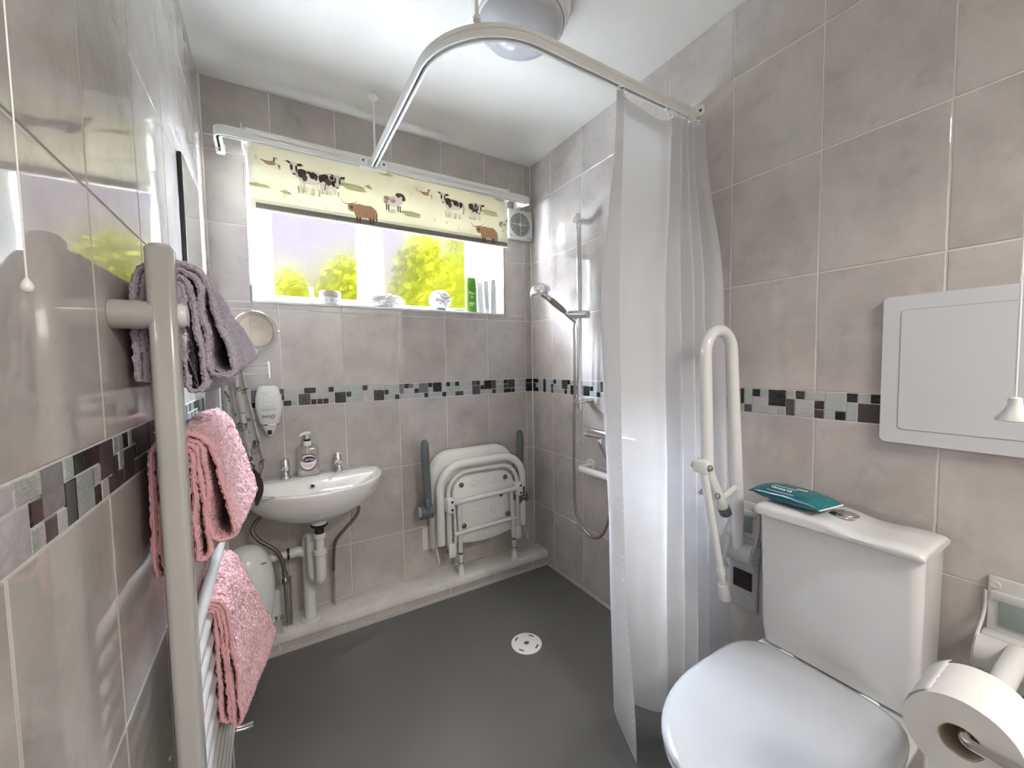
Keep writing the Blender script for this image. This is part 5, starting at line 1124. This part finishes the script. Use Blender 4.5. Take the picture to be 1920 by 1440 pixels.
cord('thin pull cord with rounded knob hanging close to the glossy side wall', -1.498, -1.488, 1.243, True)
cord('pull cord with flared bell knob hanging in front of the access panel', -.535, -1.874, 1.096, False)

# ------------------------------------------------------------------ heated towel rail
PX = -1.468
t = thing('towel_radiator', 'tall white ladder towel radiator standing off the glossy tiled wall', 'towel radiator', (PX, -.915, .18))
def post(y, z0, z1):
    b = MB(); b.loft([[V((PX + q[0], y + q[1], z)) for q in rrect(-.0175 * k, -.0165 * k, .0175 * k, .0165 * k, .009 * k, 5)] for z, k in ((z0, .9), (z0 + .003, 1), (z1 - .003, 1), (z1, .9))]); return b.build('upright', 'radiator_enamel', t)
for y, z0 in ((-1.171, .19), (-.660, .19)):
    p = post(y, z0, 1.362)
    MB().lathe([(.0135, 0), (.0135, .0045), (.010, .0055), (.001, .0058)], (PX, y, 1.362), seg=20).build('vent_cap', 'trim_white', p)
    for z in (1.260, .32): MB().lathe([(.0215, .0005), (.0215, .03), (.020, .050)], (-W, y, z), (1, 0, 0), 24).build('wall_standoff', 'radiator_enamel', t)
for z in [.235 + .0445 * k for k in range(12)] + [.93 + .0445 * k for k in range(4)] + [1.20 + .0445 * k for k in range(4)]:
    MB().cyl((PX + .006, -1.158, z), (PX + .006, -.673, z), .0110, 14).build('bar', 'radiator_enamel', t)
MB().lathe([(.012, 0), (.014, .004), (.014, .03), (.010, .034)], (PX, -.660, .155), seg=14).tube([(PX, -.66, .165), (PX + .03, -.66, .160), (PX + .05, -.66, .160)], .009, 12).build('valve', 'chrome', t)
MB().lathe([(.012, 0), (.014, .004), (.014, .03), (.010, .034)], (PX, -1.171, .155), seg=14).build('valve', 'chrome', t)
MB().cyl((PX, -.66, .16), (PX, -.66, .002), .0075, 12).build('supply_pipe', 'chrome', t)
MB().cyl((PX, -1.171, .16), (PX, -1.171, .002), .0075, 12).build('supply_pipe', 'chrome', t)
MB().lathe([(.019, 0), (.019, .004), (.016, .010), (.001, .012)], (PX + .0175, -1.160, 1.262), (1, 0, 0), 20).build('fixing_cap', 'white_plastic', t)
MB().rbox((PX + .010, -1.150, 1.205), (PX + .024, -1.128, 1.238), .004).build('bar_clip', 'clear_plastic', t)

# ------------------------------------------------------------------ towels on the rail
def towel(name, label, material, bx, bz, y0, y1, pairs, thick=.0055, hem=None, wob=1.0, seed=0):
    """pairs of nested layers folded over a bar; each: (r_in, r_out, front_len, back_len, flare_in, flare_out, far_flare, far_len)"""
    base = V((bx, (y0 + y1) / 2, bz - .2)); t = thing(name, label, 'towel', base)
    for pi_, (ri, ro, fl, bl, f0, f1, ff, fz) in enumerate(pairs):
        NY = 120; rows_ = []
        for j in range(NY + 1):
            w_ = j / NY; y = y0 + (y1 - y0) * w_; L_ = fl + fz * w_; fa = f0 + ff * .55 * w_; fb = f1 + ff * w_
            path = []
            def front(r, flare, s_): return V((bx + r + flare * (1.25 * s_ - .25 * s_ * s_), 0, bz - L_ * s_))
            for k in range(24): s_ = k / 24; path.append(V((bx - ri - .004 * (1 - s_), 0, bz - bl * (1 - s_))))
            for k in range(25): a = PI - PI * k / 24; path.append(V((bx + ri * math.cos(a), 0, bz + ri * math.sin(a) * .9)))
            for k in range(1, 39): path.append(front(ri, fa, k / 39 * .94))
            pa = front(ri, fa, .94); pb = front(ro, fb, .94); gap = (pb - pa).length / 2; mc = (pa + pb) / 2
            for k in range(17): a = PI + PI * k / 16; path.append(mc + V((gap * math.cos(a), 0, L_ * .06 * math.sin(a) * 1.3)))
            for k in range(38, 0, -1): path.append(front(ro, fb, k / 39 * .94))
            for k in range(25): a = PI * k / 24; path.append(V((bx + ro * math.cos(a), 0, bz + ro * math.sin(a) * .9)))
            for k in range(1, 25): s_ = k / 24; path.append(V((bx - ro - .004 * s_, 0, bz - bl * s_)))
            row = []
            for k, p in enumerate(path):
                nv = noise.noise(V((k * .08 + seed, y * 11, pi_ * 7))) * .0045 * wob + noise.noise(V((k * .3, y * 60, pi_ * 3 + seed))) * .0018
                row.append(V((max(p.x + nv, -W + .006), y + .004 * noise.noise(V((k * .11, seed, pi_))) * (1 - 2 * w_), p.z + nv * .5)))
            rows_.append(row)
        n = len(rows_[0]); h = thick / 2; vs = []
        rings = []
        for row in rows_:
            A = []; B = []
            for k in range(n):
                tn = row[min(k + 1, n - 1)] - row[max(k - 1, 0)]; tn.y = 0; tn.normalize(); nr = V((-tn.z, 0, tn.x))
                A.append(row[k] + nr * h); B.append(row[k] - nr * h)
            jr = random.Random(len(rings) + pi_ * 1000 + seed); rings.append([p + V((jr.uniform(-1, 1), jr.uniform(-.6, .6), jr.uniform(-1, 1))) * .0019 for p in A + B[::-1]])
        rings.insert(0, [p.lerp((rings[0][k] + rings[0][len(rings[0]) - 1 - k]) / 2, .4) + V((0, -.0015, 0)) for k, p in enumerate(rings[0])])
        b = MB(); b.loft(rings, True, True, True); b.build('towel_fold', material, t, angle=180)
        if hem:
            b = MB(); b.tube([p + V((0, -.001, 0)) for p in rows_[0]], .0022, 6); b.build('hem', hem, t)
    return t
towel('towel', 'lilac terry towel folded over the top bars of the towel radiator', 'terry_lilac', -1.462, 1.308, -1.138, -.745,
      [(.012, .023, .163, .165, .002, .012, .018, .0), (.035, .047, .140, .150, .010, .034, .020, -.035)], thick=.0095, hem='terry_lilac', seed=1)
towel('towel', 'salmon pink terry towel folded over the middle bars of the towel radiator', 'terry_pink', -1.462, 1.036, -1.140, -.745,
      [(.011, .020, .178, .200, .000, .010, .016, .02), (.028, .038, .152, .195, .006, .030, .018, .035)], thick=.0080, hem='terry_pink_hem', seed=5)
towel('towel', 'pink terry towel hung over a lower bar of the towel radiator', 'terry_pink', -1.460, .684, -1.000, -.745,
      [(.011, .018, .232, .08, .002, .010, .020, .0), (.024, .032, .246, .08, .008, .014, .066, .0)], thick=.0070, hem='terry_pink_hem', seed=9)

# ------------------------------------------------------------------ hand towel by the basin
t = thing('hand_towel', 'grey hand towel with dark print hanging beside the basin, its end in the bowl', 'hand towel', (-1.43, -.36, .70))
NU2, NV2 = 60, 60; G2 = []
for j in range(NV2 + 1):
    q = j / NV2; z = 1.175 - .425 * q; x0 = -1.486 + .010 * q; x1 = -1.418 + .050 * min(1, q * 1.25) + .006 * q; row = []
    if q > .8: x1 -= (q - .8) * .16
    for i in range(NU2 + 1):
        u = i / NU2; fold = math.sin(u * PI * 5 + q * .7) * (.010 + .010 * q) + math.sin(u * PI * 11) * .003
        row.append(V((x0 + (x1 - x0) * u, -.372 + fold + .02 * u, z - .05 * max(0, .6 - u) * max(0, q - .7) * 2)))
    G2.append(row)
b = MB(); b.loft(G2, closed=False); b.build('patterned_cloth', 'terry_patterned', t, angle=180, solid=.006)
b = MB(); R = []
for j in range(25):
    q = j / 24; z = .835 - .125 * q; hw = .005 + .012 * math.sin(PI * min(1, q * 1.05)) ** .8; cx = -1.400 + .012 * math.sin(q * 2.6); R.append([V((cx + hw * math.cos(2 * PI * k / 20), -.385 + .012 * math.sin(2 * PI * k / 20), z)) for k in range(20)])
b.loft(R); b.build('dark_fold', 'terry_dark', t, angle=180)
b = MB()
for k in range(14):
    q = k / 13; p = V((-1.432 + .046 * q, -.404, .772 + .052 * q)); b.tube([p, p + V((.010, -.001, -.012))], .0012, 5)
b.build('striped_border', 'terry_dark', t)
b = MB(); R = []
for j in range(16):
    q = j / 15; x = -1.415 + .075 * q; R.append([V((x, -.318 + .028 * (1 - q * .7) * math.cos(2 * PI * k / 16), .7055 + .008 * (1 - q) + .012 * (1 - q * .9) * max(0, math.sin(2 * PI * k / 16)))) for k in range(16)])
b.loft(R); b.build('draped_corner', 'terry_patterned', t, angle=180)
MB().lathe([(.016, .0005), (.016, .006), (.006, .008)], (-W, -.365, 1.19), (1, 0, 0), 18).tube([(-W + .006, -.365, 1.19), (-1.45, -.365, 1.185), (-1.425, -.365, 1.20)], .005, 10).build('hanging_hook', 'chrome', t)

# ------------------------------------------------------------------ mirrors on the left
t = thing('wall_mirror', 'tall frameless mirror with black edges on the glossy side wall', 'mirror', (-W, -.405, 1.33))
MB().box((-W + .0005, -.551, 1.33), (-1.5180, -.262, 1.770)).build('backing', 'black_frame', t, smooth=False)
MB().box((-1.5180, -.549, 1.332), (-1.5165, -.264, 1.768)).build('mirror_glass', 'mirror', t, smooth=False)
mc = V((-1.374, -.300, 1.304)); mn = V((.36, -.93, .03)).normalized(); mr = .060
t = thing('shaving_mirror', 'round chrome shaving mirror on a swing arm beside the window', 'mirror', (-W, -.30, 1.16))
MB().lathe([(.0695, -.006), (.0715, -.003), (.0715, .004), (.069, .008), (.063, .008), (.062, .004)], mc, mn, 48).build('rim', 'chrome', t)
MB().lathe([(.063, .0042), (.053, .0046), (.053, .005)], mc, mn, 48, caps=False).build('bevel_ring', 'steel_brushed', t)
MB().lathe([(.0535, .0048), (.001, .0049)], mc, mn, 48).build('mirror_glass', 'mirror_round', t)
rx = V((0, 0, 1)).cross(mn).normalized(); MB().sphere(mc + rx * .075, .004, 10, 8).build('tilt_knob', 'chrome', t)
MB().tube(crom([mc - V((.02, -.004, .068)), mc - V((.045, -.008, .090)), V((-1.428, -.292, 1.200)), V((-1.428, -.292, 1.150))], 5), .0045, 10).build('mirror_stem', 'chrome', t)
for z in (1.184, 1.152): MB().cyl((-1.432 if z > 1.16 else -1.50, -.300, z), (-1.338, -.302, z), .0040, 10).build('swing_arm', 'chrome', t)
MB().cyl((-1.338, -.302, 1.196), (-1.338, -.302, 1.138), .0060, 12).build('arm_pivot', 'chrome', t)
MB().lathe([(.028, .0005), (.028, .006), (.010, .010)], (-W, -.300, 1.155), (1, 0, 0), 24).cyl((-W + .005, -.300, 1.155), (-1.495, -.300, 1.155), .008, 12).build('wall_mount', 'chrome', t)
